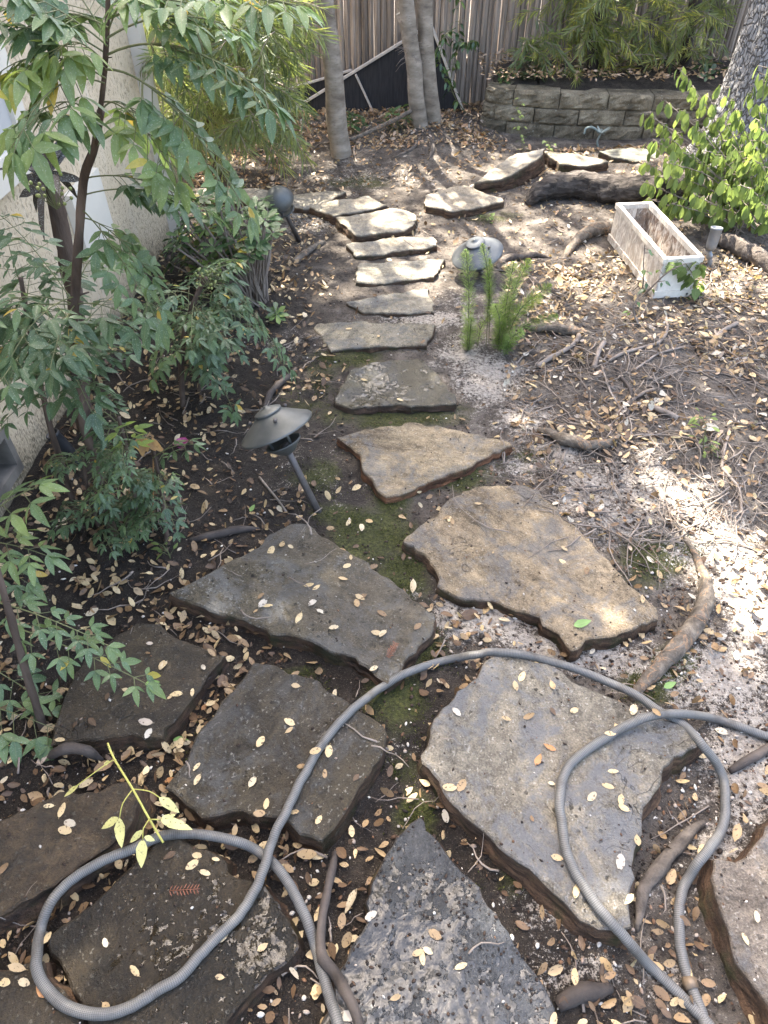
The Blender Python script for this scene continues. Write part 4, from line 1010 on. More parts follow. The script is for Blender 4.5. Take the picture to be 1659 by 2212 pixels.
# nandina: a frond is a thin stalk with opposite pinnae of three or five leaflets
def nleaf(lm, p, d, n, L, ti, dr=0.25):
    leaf(lm, p, d + V((0, 0, -rnd(0.0, 0.35))), n + rdir() * 0.35, L, L * rnd(0.31, 0.40), rnd(0.1, 0.45), rnd(0, dr), ti, 'lance', 3, twist=rnd(-.3, .3))
def frond(sm, lm, a, b, sag=0.05, pin=6, L=0.05, tint=(0.2, 0.6), start=0.25, hang=0.25, r=0.0016, five=0.15):
    pts = bez(V(a), V(b), sag)
    tube(sm, pts, [r * (1 - 0.6 * i / len(pts)) for i in range(len(pts))], 5, cap=False)
    n = len(pts) - 1
    base_t = rnd(*tint)
    for k in range(pin + 1):
        f = start + (1 - start) * k / pin
        i = min(n, int(f * n + 0.5))
        p = pts[i]
        t_ = (pts[min(i + 1, n)] - pts[max(i - 1, 0)]).normalized()
        s = t_.cross(UP)
        s = s.normalized() if s.length > 0.05 else V((1, 0, 0))
        nn = s.cross(t_)
        if nn.z < 0: nn = -nn
        def tt():
            if random.random() < 0.018: return rnd(0.9, 1.0)
            return max(0, min(0.89, base_t + rnd(-.15, .15)))
        if k == pin:
            for q, l in ((t_, 1.15), ((t_ + s * 0.95), 0.9), ((t_ - s * 0.95), 0.9)): nleaf(lm, p, q + V((0, 0, -hang)), nn, L * l * rnd(.85, 1.15), tt())
            continue
        for sg in (-1, 1):
            d = (t_ * rnd(0.5, 0.9) + s * sg + V((0, 0, -hang * rnd(0.6, 1.4)))).normalized()
            pl_ = L * rnd(0.5, 1.0) * (1.25 - 0.6 * f)
            e = p + d * pl_
            tube(sm, [p, e], [r * 0.55, r * 0.4], 4, cap=False)
            s2 = d.cross(nn).normalized()
            l = L * rnd(0.8, 1.15)
            nleaf(lm, e, d + V((0, 0, -hang * .5)), nn, l, tt())
            for s3 in (-1, 1): nleaf(lm, e - d * pl_ * 0.04, d * 0.55 + s2 * s3, nn, l * rnd(.62, .85), tt())
            if random.random() < five:
                for s3 in (-1, 1): nleaf(lm, p + d * pl_ * 0.45, d * 0.5 + s2 * s3, nn, l * rnd(.5, .7), tt())
def allowed(p, rules):
    px, py = proj(p)
    for (y0, y1, xmin, xmax) in rules:
        if y0 <= py < y1: return xmin <= px <= xmax
    return False
def nandina(label, base, stems, guided, rand, rules, L=0.05, tint=(0.15, 0.6), group=None, berries=None, name='nandina_bush'):
    """stems: lists of (points, radius); guided: fronds; rand: (count, length range, stem index, f range)"""
    o = thing(name, label, 'bush', base, group)
    for pts, r in stems:
        mb = MB(); sp = spline(pts, 0.012)
        n = len(sp)
        tube(mb, sp, [r * (1.15 - 0.45 * i / n) * (1 + 0.14 * noise.noise(V((i * 0.22, r * 900, 0)))) for i in range(n)], 12, rough=0.16, rs=42, flute=0.30)
        # broken leaf stubs along the cane
        for i in range(6, n, 9):
            if random.random() < 0.6:
                d = (rdir(0.1, 0.8)); tube(mb, [sp[i], sp[i] + d * r * rnd(1.4, 3.0)], [r * 0.28, r * 0.16], 6)
        mb.build('cane', M_NSTEM, o)
    sm, lm = MB(), MB()
    for g in guided: frond(sm, lm, *g[:2], **(g[2] if len(g) > 2 else {}))
    for (cnt, lr, si, fr, kw) in rand:
        sp = spline(stems[si][0], 0.02)
        done = tries = 0
        while done < cnt and tries < cnt * 30:
            tries += 1
            a = sp[int(rnd(*fr) * (len(sp) - 1))]
            az = rnd(0, 2 * math.pi); ln = rnd(*lr)
            b = a + V((math.cos(az) * ln, math.sin(az) * ln, rnd(-.12, .35) * ln))
            if not allowed(b, rules) or b.x < -1.0: continue
            k = dict(sag=rnd(0.02, 0.08), pin=random.choice((3, 4, 4, 5)), L=L * rnd(.8, 1.15), tint=tint)
            k.update(kw)
            frond(sm, lm, a, b, **k); done += 1
    sm.build('stalks', M_STALK, o)
    lm.build('foliage', M_NAND, o)
    for bp, n_, sp_ in (berries or []):
        mb, s2 = MB(), MB()
        for _ in range(n_):
            c = bp + V((rnd(-1, 1), rnd(-.6, .6), rnd(-1, 1))) * sp_
            lathe(mb, [(0.0004, -.004), (.0028, -.0028), (.004, 0), (.0028, .0028), (.0004, .004)], Matrix.Translation(c), 8)
            tube(s2, [bp + V((0, 0, -sp_)), c], 0.0006, 4, cap=False)
        b_ = mb.build('berries', M_BERRY, o); s2.build('berry_stalks', M_STALK, o)
    return o
# tall nandina against the house
Yn = 1.42
def N(px, py, dy=0.0): return YP(px, py, Yn + dy)
main = [G(248, 1158), N(228, 1095), N(205, 1000), N(172, 880), N(158, 760), N(163, 640), N(172, 500), N(181, 390), N(205, 315), N(218, 240)]
main2 = [G(175, 1140), N(135, 1010, .04), N(110, 930, .05), N(85, 820, .06), N(62, 700, .08), N(45, 600, .1)]
upper = [N(232, 118, -.04), N(250, 0, -.1), N(262, -150, -.14)]
gd = []
def gf(a, b, ya, yb, **k): gd.append((YP(*a, Yn + ya), YP(*b, Yn + yb), k))
gf((233, 118), (600, 232), -.04, -.12, sag=.09, pin=12, L=.047, tint=(.3, .65), hang=.45, r=.0022)
gf((229, 150), (540, 470), -.04, -.14, sag=.12, pin=12, L=.050, tint=(.25, .6), hang=.5, r=.0022)
gf((232, 82), (520, 66), -.05, -.02, sag=.05, pin=9, L=.046, tint=(.2, .5), hang=.35, r=.002)
gf((236, 40), (645, 12), -.06, -.22, sag=.04, pin=9, L=.045, tint=(.35, .7), hang=.3, r=.002)
gf((233, 118), (0, 14), -.04, -.02, sag=.02, pin=7, L=.058, tint=(.15, .5), hang=.35)
gf((229, 170), (-10, 165), -.04, -.1, sag=.06, pin=7, L=.058, tint=(.4, .85), hang=.5)
gf((226, 220), (385, 392), -.04, -.12, sag=.07, pin=6, L=.055, tint=(.4, .85), hang=.5)
gf((215, 250), (60, 280), -.04, -.2, sag=.06, pin=5, L=.062, tint=(.4, .8), hang=.5)
gf((226, 180), (30, 330), -.04, -.24, sag=.08, pin=5, L=.064, tint=(.4, .8), hang=.5)
gf((233, 100), (20, -30), -.05, -.1, sag=.02, pin=8, L=.05, tint=(.35, .75), hang=.3)
gf((233, 70), (330, -20), -.05, -.1, sag=.04, pin=7, L=.048, tint=(.35, .75), hang=.35)
gf((230, 140), (120, 120), -.05, -.12, sag=.05, pin=5, L=.055, tint=(.45, .8), hang=.45)
gf((233, 90), (130, -60), -.05, 0, sag=.02, pin=6, L=.055, tint=(.1, .4), hang=.3)
gf((236, 20), (400, -40), -.06, .06, sag=.04, pin=6, L=.055, tint=(.1, .45), hang=.3)
gf((235, 60), (60, 60), -.06, .04, sag=.04, pin=7, L=.055, tint=(.1, .4), hang=.3)
gf((222, 235), (330, 290), -.02, .04, sag=.06, pin=4, L=.066, tint=(.5, .85), hang=.5)
gf((185, 385), (400, 430), 0, .02, sag=.04, pin=6, L=.055, tint=(.05, .35), hang=.3)
gf((185, 420), (455, 455), 0, .1, sag=.05, pin=7, L=.052, tint=(.05, .3), hang=.3)
gf((175, 470), (330, 600), 0, -.03, sag=.06, pin=5, L=.054, tint=(.1, .6), hang=.4)
gf((175, 450), (345, 700), 0, -.1, sag=.06, pin=5, L=.056, tint=(.1, .5), hang=.5)
rules = [(-600, 20, -300, 560), (20, 200, -300, 420), (200, 330, -300, 330), (330, 480, -300, 330), (480, 760, -300, 320), (760, 960, -300, 200)]
nb = [(N(110, 415, .05), 22, .035)]
nandina('tall nandina with a shaggy brown cane, arching over the top left before the stucco wall', G(248, 1158), [(main, .0108), (main2, .0075), ([N(200, 330), N(222, 200, -.02), N(232, 60, -.05), N(236, -120, -.08)], .0045)], gd,
        [(18, (.16, .34), 0, (.42, .72), dict(tint=(.0, .42))), (15, (.14, .3), 1, (.55, 1.0), dict(tint=(.0, .4)))], rules, L=.050, berries=nb)
# low nandina regrowth at the cane feet
o_stems = [([G(300, 1150), N(290, 1060), N(270, 960), N(255, 900)], .006), ([G(362, 1178), N(352, 1080, .03), N(335, 990, .04), N(325, 945, .04)], .0065), ([G(215, 1145), N(190, 1060), N(178, 980)], .005)]
rules2 = [(780, 1010, 60, 300), (1010, 1200, 70, 385)]
gd = []
gf((325, 950), (215, 930), .03, -.02, sag=.04, pin=3, L=.04, tint=(.1, .5))
gf((330, 990), (420, 960), .03, .0, sag=.03, pin=3, L=.036, tint=(.1, .4))
gf((290, 1000), (270, 920), .0, -.05, sag=.02, pin=3, L=.04, tint=(.4, .8))
nandina('low nandina regrowth with small leaflets around the foot of the shaggy cane', G(300, 1150), o_stems, gd,
        [(15, (.08, .17), 0, (.1, 1), {}), (14, (.07, .15), 1, (.05, .7), {}), (13, (.08, .17), 2, (.1, 1), {})], rules2, L=.030, tint=(.05, .5))
# middle nandina leaning over the path side
Yn = 2.05
m_st = [([G(395, 880), N(392, 800), N(398, 720), N(420, 650), N(445, 600)], .009), ([G(430, 850), N(440, 760, .05), N(460, 690, .1)], .007)]
gd = []
gf((420, 640), (628, 800), .0, -.12, sag=.13, pin=9, L=.046, tint=(.1, .35), hang=.4)
gf((430, 620), (560, 690), .0, -.02, sag=.10, pin=7, L=.044, tint=(.05, .3), hang=.35)
gf((400, 700), (505, 890), .0, -.2, sag=.10, pin=7, L=.046, tint=(.1, .6), hang=.5)
gf((395, 720), (330, 820), .0, -.15, sag=.06, pin=4, L=.046, tint=(.2, .7), hang=.4)
gf((420, 640), (330, 660), .0, -.1, sag=.06, pin=5, L=.048, tint=(.1, .5), hang=.4)
gf((440, 610), (600, 755), .05, .05, sag=.12, pin=7, L=.042, tint=(.05, .3), hang=.35)
gf((395, 790), (460, 820), .0, -.1, sag=.05, pin=3, L=.042, tint=(.05, .4), hang=.35)
rules3 = [(560, 620, 300, 520), (620, 700, 290, 560), (700, 800, 330, 590), (800, 900, 330, 470)]
nandina('nandina with drooping blue green sprays and green berries, leaning toward the path', G(395, 880), m_st, gd,
        [(26, (.14, .30), 0, (.35, 1), {}), (10, (.12, .25), 1, (.3, 1), {})], rules3, L=.042, tint=(.0, .45), berries=[(YP(450, 600, 2.0), 26, .035)])
# near sprays entering at the left edge
Yn = 0.93
s1 = [V((-.78, .80, gz(-.78, .8))), V((-.76, .82, .18)), V((-.74, .84, .34)), V((-.72, .86, .50))]
gd = []
gf((-60, 1290), (235, 1395), .0, -.08, sag=.05, pin=6, L=.042, tint=(.25, .5), hang=.3, r=.002)
gf((-60, 1330), (318, 1478), -.02, -.12, sag=.06, pin=7, L=.048, tint=(.25, .5), hang=.35, r=.002)
gf((-60, 1420), (160, 1560), .0, -.1, sag=.04, pin=4, L=.052, tint=(.2, .45), hang=.35)
gf((-50, 1520), (150, 1590), -.1, -.16, sag=.04, pin=4, L=.06, tint=(.2, .5), hang=.3)
gf((-60, 1600), (110, 1660), .0, -.05, sag=.03, pin=4, L=.044, tint=(.1, .35), hang=.25)
gf((-70, 1680), (95, 1690), -.05, -.1, sag=.03, pin=4, L=.046, tint=(.05, .3), hang=.3)
nandina('low nandina whose dusty green sprays reach in from the left edge over the dark flagstone', s1[0], [(s1, .008)], gd, [], [], L=.05)
Yn = 1.05
s1 = [V((-.98, 1.0, gz(-.98, 1.0))), V((-.95, 1.0, .25)), V((-.92, 1.0, .42)), V((-.88, 1.0, .55))]
gd = []
gf((-60, 1150), (85, 1050), .0, .03, sag=.03, pin=3, L=.056, tint=(.6, .85), hang=.3, r=.002)
gf((-60, 1170), (100, 1200), .0, -.05, sag=.03, pin=3, L=.052, tint=(.35, .7), hang=.4)
gf((-60, 1200), (60, 1260), .0, -.05, sag=.03, pin=3, L=.05, tint=(.35, .7), hang=.4)
nandina('light green nandina shoot with broad leaves at the left edge below the vent', s1[0], [(s1, .006)], gd, [], [], L=.06)

# rosette shrub beyond the nandina
def rosette_shrub(label, base, tips, Lr=(.045, .065), mat=None, n=9, name='rosette_shrub', cat='shrub', stem=M_TWIG, r=.004):
    o = thing(name, label, cat, base)
    sm, lm = MB(), MB()
    for tp in tips:
        mid = base.lerp(tp, 0.5) + V((rnd(-.03, .03), rnd(-.03, .03), -.02))
        tube(sm, spline([base + V((rnd(-.04, .04), rnd(-.04, .04), -.02)), mid, tp], .03), r, 6)
        ax = ((tp - mid).normalized() + UP * 0.4).normalized()
        k = random.randint(n - 2, n + 3)
        ti = rnd(.2, .75)
        for i in range(k):
            a = i * 2.4; e = rnd(-.15, .55)
            s = ax.orthogonal().normalized(); q = Matrix.Rotation(a, 3, ax) @ s
            L = rnd(*Lr)
            leaf(lm, tp - ax * rnd(0, .02), q + ax * e, ax, L, L * rnd(.36, .44), .2, rnd(0, .25), min(.9, ti + rnd(-.15, .15)) if random.random() > .03 else 1.0, 'obov')
    sm.build('stems', stem, o); lm.build('foliage', mat or M_ROSE, o)
    return o
b = G(470, 640)
tips = []
for _ in range(95):
    for _ in range(60):
        px, py = rnd(355, 600), rnd(410, 600)
        if inpoly(px, py, [(350, 430), (420, 405), (500, 410), (560, 420), (598, 455), (600, 500), (560, 560), (520, 600), (470, 590), (400, 590), (345, 560)]): break
    tips.append(YP(px, py, rnd(2.55, 3.05)))
rosette_shrub('dense shrub of leathery leaf rosettes beside the corner of the house', V((-0.52, 2.72, gz(-.52, 2.72))), tips)
b = G(598, 700)
rosette_shrub('tiny bright green rosette seedling alone left of the path', b, [b + V((rnd(-.02, .02), rnd(-.02, .02), .05 + rnd(-.015, .015))) for _ in range(2)], (.04, .055), r=.002, name='seedling', cat='seedling')

# dying strap leaved plant by the window
b = V((-1.0, 1.86, gz(-1.0, 1.86)))
o = thing('strap_leaf_plant', 'dying plant with dark spotted strap leaves on a thick stump under the window', 'plant', b)
mb = MB(); top = YP(105, 378, 1.85); tube(mb, spline([b, b.lerp(top, .5) + V((.04, 0, 0)), top], .03), [.022] * 40, 10, rough=.3) if False else None
sp = spline([b - V((0, 0, .02)), b.lerp(top, .5) + V((.03, 0, 0)), top], .03)
tube(mb, sp, .022, 10, rough=.3, rs=40); mb.build('stump', M_NSTEM, o)
mb = MB()
for (px, py) in ((98, 292), (140, 305), (150, 325), (82, 330), (75, 352), (60, 360), (40, 380), (180, 395), (30, 420)):
    e = YP(px, py, 1.85 + rnd(-.06, .06)); d = e - top
    leaf(mb, top + rdir() * .012, d, V((rnd(-.3, .3), -1, .3)), max(.09, d.length * 1.08), .024, .35, rnd(-.1, .25), random.random(), 'blade')
for _ in range(9):
    d = rdir(-.6, .7); leaf(mb, top, d, UP, rnd(.1, .16), .024, .35, .5, random.random(), 'blade')
mb.build('foliage', M_STRAP, o)

# weeping podocarpus: drooping twigs with whorled narrow leaves
def spray(sm, lm, a, d, L, leafL=(.065, .105), W=.0055, tint=(.1, .7), step=.008, droop=.5, r=.0018):
    p = V(a); d = V(d).normalized(); pts = [p.copy()]
    n = max(4, int(L / step)); bt = rnd(*tint)
    for i in range(n):
        d = (d + V((rnd(-.04, .04), rnd(-.04, .04), -droop * step * 6))).normalized()
        p = p + d * step; pts.append(p.copy())
        for k in range(2):
            s = d.orthogonal().normalized(); q = Matrix.Rotation(rnd(0, 6.283), 3, d) @ s
            l = rnd(*leafL)
            leaf(lm, p, d * rnd(.5, 1.1) + q * rnd(.5, .9) + V((0, 0, -.35)), q.cross(d) + UP * .5, l, W, .15, rnd(.05, .35), max(0, min(1, bt + rnd(-.2, .2) + (.3 if random.random() < .06 else 0))), 'blade', 2)
    tube(sm, pts[::3] + [pts[-1]], r, 4, cap=False)
def podocarpus(label, base, trunk, tr, sprays, group=None, crown=None, **k):
    o = thing('weeping_podocarpus', label, 'tree', base, group)
    mb = MB(); sp = spline(trunk, .05)
    tube(mb, sp, [tr * (1.1 - .35 * i / len(sp)) for i in range(len(sp))], 12, rough=.10, rs=30); mb.build('trunk', M_DARKWOOD, o)
    sm, lm = MB(), MB()
    for (a, d, L) in sprays: spray(sm, lm, a, d, L, **k)
    for (a, c) in crown or []:
        tube(sm, spline([a, a.lerp(c, .5) + V((0, 0, .08)), c], .08), .006, 6)
    sm.build('twigs', M_TWIG, o); lm.build('foliage', M_PODO, o)
    return o
Yt = 3.85
tb = G(472, 372)
trunk = [tb - V((0, 0, .05)), YP(465, 320, tb.y), YP(440, 220, tb.y), YP(418, 90, tb.y), YP(405, -30, tb.y), YP(400, -300, tb.y), V((-1.0, tb.y + .1, 2.4))]
sprs = []
for _ in range(370):
    for _ in range(80):
        px, py = rnd(325, 690), rnd(-60, 330)
        if inpoly(px, py, [(330, -60), (620, -60), (610, 130), (600, 150), (620, 210), (610, 290), (570, 330), (500, 320), (470, 250), (430, 300), (360, 330), (330, 200)]): break
    a = YP(px, py - 20, rnd(3.35, 4.55))
    sprs.append((a, V((rnd(-1, 1), rnd(-1, .6), rnd(-.5, .3))), rnd(.12, .26)))
podocarpus('feathery weeping podocarpus with a dark trunk beyond the house corner', tb, trunk, .034, sprs,
           crown=[(YP(410, 0, tb.y), YP(640, 60, 3.9)), (YP(430, 180, tb.y), YP(640, 200, 3.7)), (YP(410, 30, tb.y), YP(340, 120, 4.2)), (YP(455, 270, tb.y), YP(620, 280, 3.8)), (YP(410, 20, tb.y), YP(560, 0, 4.2))], droop=.6)
def right_podo(label, bpx, bpy, poly, n, by=5.16):
    bb = YP(bpx, bpy, by); bb.z = 0.30
    t_ = [bb, bb + V((-.03, 0, .4)), bb + V((.03, .05, 1.0)), bb + V((0, .1, 2.2))]
    sprs = []
    for _ in range(n):
        for _ in range(80):
            px, py = rnd(1000, 1700), rnd(-60, 200)
            if inpoly(px, py, poly): break
        sprs.append((YP(px, py - 16, rnd(4.95, 5.32)), V((rnd(-1, 1), rnd(-.7, .4), rnd(-.5, .4))), rnd(.10, .22)))
    return podocarpus(label, bb, t_, .035, sprs, crown=[(bb + V((0, 0, .7)), bb + V((-.35, -.1, .55))), (bb + V((0, 0, .75)), bb + V((.35, -.1, .6)))], leafL=(.055, .085), W=.006, tint=(.4, .95))
right_podo('podocarpus hanging over the block wall, nearer the middle of the fence', 1275, 170, [(1100, 60), (1150, 40), (1180, -60), (1400, -60), (1390, 60), (1350, 150), (1300, 185), (1230, 185), (1160, 150), (1130, 110)], 120)
right_podo('podocarpus hanging over the block wall, next to the thick rough trunk', 1475, 150, [(1380, -60), (1580, -60), (1570, 80), (1530, 130), (1440, 150), (1370, 150), (1340, 110), (1400, 40)], 65)

# foxtail fern
fb = G(1068, 762)
o = thing('foxtail_fern', 'bright green foxtail fern with upright plumes in the dry litter right of the path', 'fern', fb)
mb, lm = MB(), MB()
for (bx, by, tx, ty, dy, w, s0) in ((1009, 757, 1006, 540, .05, .020, .0), (1056, 745, 1042, 527, .10, .017, .25), (1081, 760, 1110, 566, .06, .023, .05), (1077, 757, 1070, 660, -.02, .02, .05), (1085, 755, 1144, 560, .10, .02, .2),
                                    (1088, 755, 1190, 615, .03, .022, .25), (1090, 758, 1204, 682, -.02, .02, .45), (1090, 766, 1127, 717, -.05, .018, .1), (1012, 757, 1018, 690, .0, .017, .05), (1030, 752, 1065, 675, .06, .018, .15), (1075, 757, 1092, 640, .08, .022, .1), (1085, 752, 1168, 640, .12, .02, .3), (1050, 748, 1058, 560, .12, .013, .4)):
    a = G(bx, by); b = YP(tx, ty, a.y + dy)
    m = a.lerp(b, .55) + V((0, 0, .02)) + V(((a.x - b.x) * .25, 0, 0))
    sp = spline([a, m, b], .004)
    tube(mb, sp[::6] + [sp[-1]], .0016, 5, cap=False)
    bt = rnd(.25, .7)
    for i, p in enumerate(sp):
        f = i / len(sp)
        if f < s0: continue
        d = (sp[min(i + 1, len(sp) - 1)] - sp[max(i - 1, 0)]).normalized()
        wloc = w * 1.85 * min(1, (f - s0) / .10 + .3) * min(1, (1 - f) / .14 + .06) * (.85 + .3 * noise.noise(V((f * 9, tx, 0))))
        for k in range(18):
            q = Matrix.Rotation(rnd(0, 6.283), 3, d) @ d.orthogonal().normalized()
            st_ = p + q * wloc * rnd(0.0, .55)
            leaf(lm, st_, q + d * rnd(.4, 1.1), d, wloc * rnd(.4, .7) + .004, .0016, 0, .2, max(0, min(1, bt - .2 + .5 * f + rnd(-.35, .4))), 'blade', 2)
mb.build('stems', M_STALK, o); lm.build('plumes', M_FERN, o)

# soft leaved shrub at the right edge
def heart_plant(label, name, cat, base, stems, nl, L=(.04, .06), mat=None, hang=.9, W=.75, tint=(.1, .9), stem=None, r=.0022, n_side=2, shape='heart', z0=.15):
    o = thing(name, label, cat, base)
    sm, lm = MB(), MB()
    for pts in stems:
        sp = spline(pts, .015)
        tube(sm, sp, [r * (1.2 - .8 * i / len(sp)) for i in range(len(sp))], 6, cap=False)
        k0 = int(len(sp) * z0)
        for j in range(nl):
            i = min(len(sp) - 1, k0 + int((len(sp) - k0) * (j + random.random()) / nl))
            for _ in range(n_side):
                az = rnd(0, 6.283)
                q = V((math.cos(az), math.sin(az), rnd(-.1, .5)))
                pe = sp[i] + q * rnd(.012, .03)
                tube(sm, [sp[i], pe], r * .4, 4, cap=False)
                l = rnd(*L)
                leaf(lm, pe, q * (1.1 - hang) + V((0, 0, -hang)) + rdir() * .25, q + UP * .3, l, l * W, rnd(.05, .35), rnd(-.1, .3), rnd(*tint), shape, 3, twist=rnd(-.4, .4))
    sm.build('stems', stem or M_STALK, o); lm.build('foliage', mat or M_LIME, o)
    return o
sb = G(1620, 500)
stems = []
for (px, py, y) in [(1470, 150, 3.7), (1500, 200, 3.75), (1420, 260, 3.65), (1400, 310, 3.7), (1395, 350, 3.6), (1450, 300, 3.5), (1480, 330, 3.45), (1530, 210, 3.6), (1560, 180, 3.7), (1590, 230, 3.6), (1620, 180, 3.6), (1650, 140, 3.6),
                    (1640, 260, 3.45), (1590, 320, 3.4), (1540, 330, 3.4), (1420, 380, 3.4), (1400, 430, 3.45), (1450, 440, 3.35), (1500, 420, 3.2), (1640, 350, 3.3), (1680, 300, 3.4), (1690, 220, 3.5), (1560, 260, 3.75), (1500, 270, 3.7), (1440, 220, 3.7), (1530, 290, 3.6), (1600, 400, 3.2), (1650, 440, 3.15), (1385, 390, 3.45), (1410, 300, 3.5), (1440, 350, 3.4), (1480, 240, 3.5), (1400, 240, 3.7), (1620, 300, 3.35), (1560, 390, 3.3)]:
    e = YP(px, py, y)
    stems.append([sb + V((rnd(-.12, .2), rnd(-.1, .15), -.02)), sb.lerp(e, .55) + V((.05, rnd(-.04, .04), rnd(-.02, .05))), e])
heart_plant('light green shrub with drooping soft toothed leaves at the right edge, below the thick trunk', 'soft_leaf_shrub', 'shrub', sb, stems, 13, (.044, .068), n_side=2, W=.56, tint=(.2, 1.0), stem=M_TWIG, r=.003, z0=.35, hang=1.0, shape='oval')
# small plants
def vine(label, name, cat, pts, y_rel, nl, L=(.018, .03), mat=None, hang=.4, tint=(.2, .9), W=.8, shape='heart', n_side=1, bpt=None):
    b = G(*pts[0]) if bpt is None else bpt
    st_ = [b - V((0, 0, .01))] + [YP(px, py, b.y + y_rel * i) for i, (px, py) in enumerate(pts[1:], 1)]
    return heart_plant(label, name, cat, b, [st_], nl, L, mat, hang, W, tint, None, .0018, n_side, shape, .1)
vine('slender light green vine seedling standing between the block wall and the raised slab', 'vine_seedling', 'seedling', [(1130, 326), (1125, 290), (1118, 250), (1122, 216)], .01, 22)
vine('short light green vine seedling in front of the flat slab', 'vine_seedling', 'seedling', [(1192, 352), (1185, 330), (1190, 308), (1180, 305)], .0, 14)
vine('leafy seedling with pale pinnate leaves in the brown litter at the right', 'seedling', 'seedling', [(1524, 980), (1520, 950), (1526, 920), (1512, 900)], .0, 14, (.02, .032), M_LIME, .3, (.3, .9), .4, 'oval', 2)
vine('three leaved green sprout at the tip of the grey pitted flagstone, below the nandina', 'seedling', 'seedling', [(368, 1205), (362, 1190), (352, 1178)], .0, 5, (.02, .03), M_LIME, .3, (.3, .7), .42, 'lance', 2)
vine('small clover like plant with yellow green leaves behind the lone thick flagstone', 'seedling', 'seedling', [(1050, 476), (1052, 466)], .0, 6, (.02, .03), M_LIME, .2, (.2, .7), .7, 'heart', 2)
b = V((.56, 5.2, .02))
o = heart_plant('dark green climber hanging in front of the fence right of the twin trunk', 'hanging_climber', 'climber', b,
                [[b, YP(975, 190, 5.15), YP(985, 110, 5.1), YP(990, 40, 5.1), YP(985, -40, 5.1)], [YP(985, 60, 5.1), YP(960, 80, 5.05), YP(950, 130, 5.0), YP(962, 180, 5.0)], [YP(985, 90, 5.1), YP(1010, 95, 5.05), YP(1022, 90, 5.0)]], 20, (.04, .062), M_GREEN, .6, .42, (.2, 1), None, .003, 2, 'lance')
for lab, bx, by, tips in (('leafy dark green sapling growing before the black sheet, left one', 772, 290, [(765, 245), (775, 255), (758, 262), (785, 268)]), ('leafy dark green sapling growing before the black sheet, right against the twin trunk', 860, 280, [(845, 240), (865, 232), (835, 262), (880, 250), (850, 275), (872, 275)])):
    b = G(bx, by)
    rosette_shrub(lab, b, [YP(x, y, b.y + rnd(-.06, .06)) for x, y in tips], (.05, .075), M_GREEN, 6, 'sapling', 'sapling', M_STALK, .002)
for lab, bx, tips in (('broad leaved green shrub on the wall top at the left end of the podocarpus', 1140, [(1130, 130), (1150, 118), (1120, 150), (1165, 140), (1145, 155), (1175, 160), (1128, 165)]), ('small broad leaved plant on the wall top just right of the fence corner', 1090, [(1088, 165), (1100, 172), (1076, 172)]), ('dark glossy shrub on the wall top against the thick rough trunk', 1530, [(1520, 140), (1540, 130), (1550, 150), (1530, 160)])):
    b = YP(bx, 185, 5.05); b.z = .30
    rosette_shrub(lab, b, [YP(x, y, 5.05 + rnd(-.06, .06)) for x, y in tips], (.05, .08), M_GREEN, 6, 'broadleaf_shrub', 'shrub', M_STALK, .002)
b = G(1292, 318)
o = thing('succulent', 'grey green succulent with a bent stalk at the foot of the block wall', 'succulent', b)
mb, lm = MB(), MB()
h1 = YP(1297, 290, b.y); tube(mb, spline([b, YP(1290, 305, b.y), h1], .01), .006, 8)
h2 = YP(1262, 290, b.y - .02); tube(mb, spline([h1, YP(1282, 276, b.y), YP(1266, 277, b.y - .01), h2], .01), .006, 8)
for k in range(12): leaf(lm, h1, Matrix.Rotation(k * 2.4, 3, UP) @ V((1, 0, rnd(.1, .8))), UP, rnd(.05, .09), .013, .3, .05, random.random(), 'blade')
for k in range(12): leaf(lm, YP(1245, 320, b.y), Matrix.Rotation(k * 2.4, 3, UP) @ V((1, 0, rnd(-.1, .5))), UP, rnd(.03, .07), .014, .3, .3, random.random(), 'blade')
mb.build('stalk', M_SUCC, o); lm.build('foliage', M_SUCC, o)
b = G(1380, 705)
o = heart_plant('spindly sapling with drooping leaves growing in front of the white planter', 'spindly_sapling', 'sapling', b,
                [[b, YP(1368, 665, b.y), YP(1388, 620, b.y), YP(1390, 570, b.y), YP(1393, 530, b.y)], [YP(1388, 640, b.y), YP(1440, 590, b.y - .04), YP(1480, 570, b.y - .06)]], 9, (.02, .032), M_GREEN, .5, .55, (.4, 1), M_TWIG, .0035, 1)
b2 = YP(1490, 590, 2.75)
o = heart_plant('low drooping lime green branch in front of the near end of the planter', 'leafy_branch', 'shrub', G(1500, 640),
                [[G(1500, 640), YP(1500, 600, 2.78), YP(1470, 560, 2.76), YP(1455, 585, 2.74)], [G(1500, 640), YP(1500, 590, 2.76), YP(1515, 575, 2.74)]], 8, (.045, .06), M_LIME, .7, .8, (.1, .6), None, .002, 2)
# ------------------------------------------------------------------ trees
t = NT('smooth_bark')
pos = t.pos()
col = t.ramp(t.noise(t.mapv(pos, (1, 1, 2.5)), 9, 6, 0.6), [(0.3, (0.115, 0.090, 0.066)), (0.5, (0.215, 0.178, 0.135)), (0.72, (0.33, 0.28, 0.22))])
lent = t.ramp(t.noise(t.mapv(pos, (20, 20, 70)), 2.2, 3), [(0.6, 0.0), (0.68, 0.6)])
col = t.mix(lent, col, (0.10, 0.08, 0.065))
M_SBARK = t.principled(col, 0.8, t.bump(t.noise(pos, 60, 5), 0.4, 0.004), 0.3)
t = NT('furrowed_bark')
pos = t.pos()
wpos = t.n('ShaderNodeVectorMath', operation='ADD')
nzv = t.n('ShaderNodeTexNoise'); t.put(nzv.inputs['Vector'], pos); nzv.inputs['Scale'].default_value = 14
sc_ = t.n('ShaderNodeVectorMath', operation='SCALE'); t.put(sc_.inputs[0], nzv.outputs['Color']); sc_.inputs['Scale'].default_value = 0.05
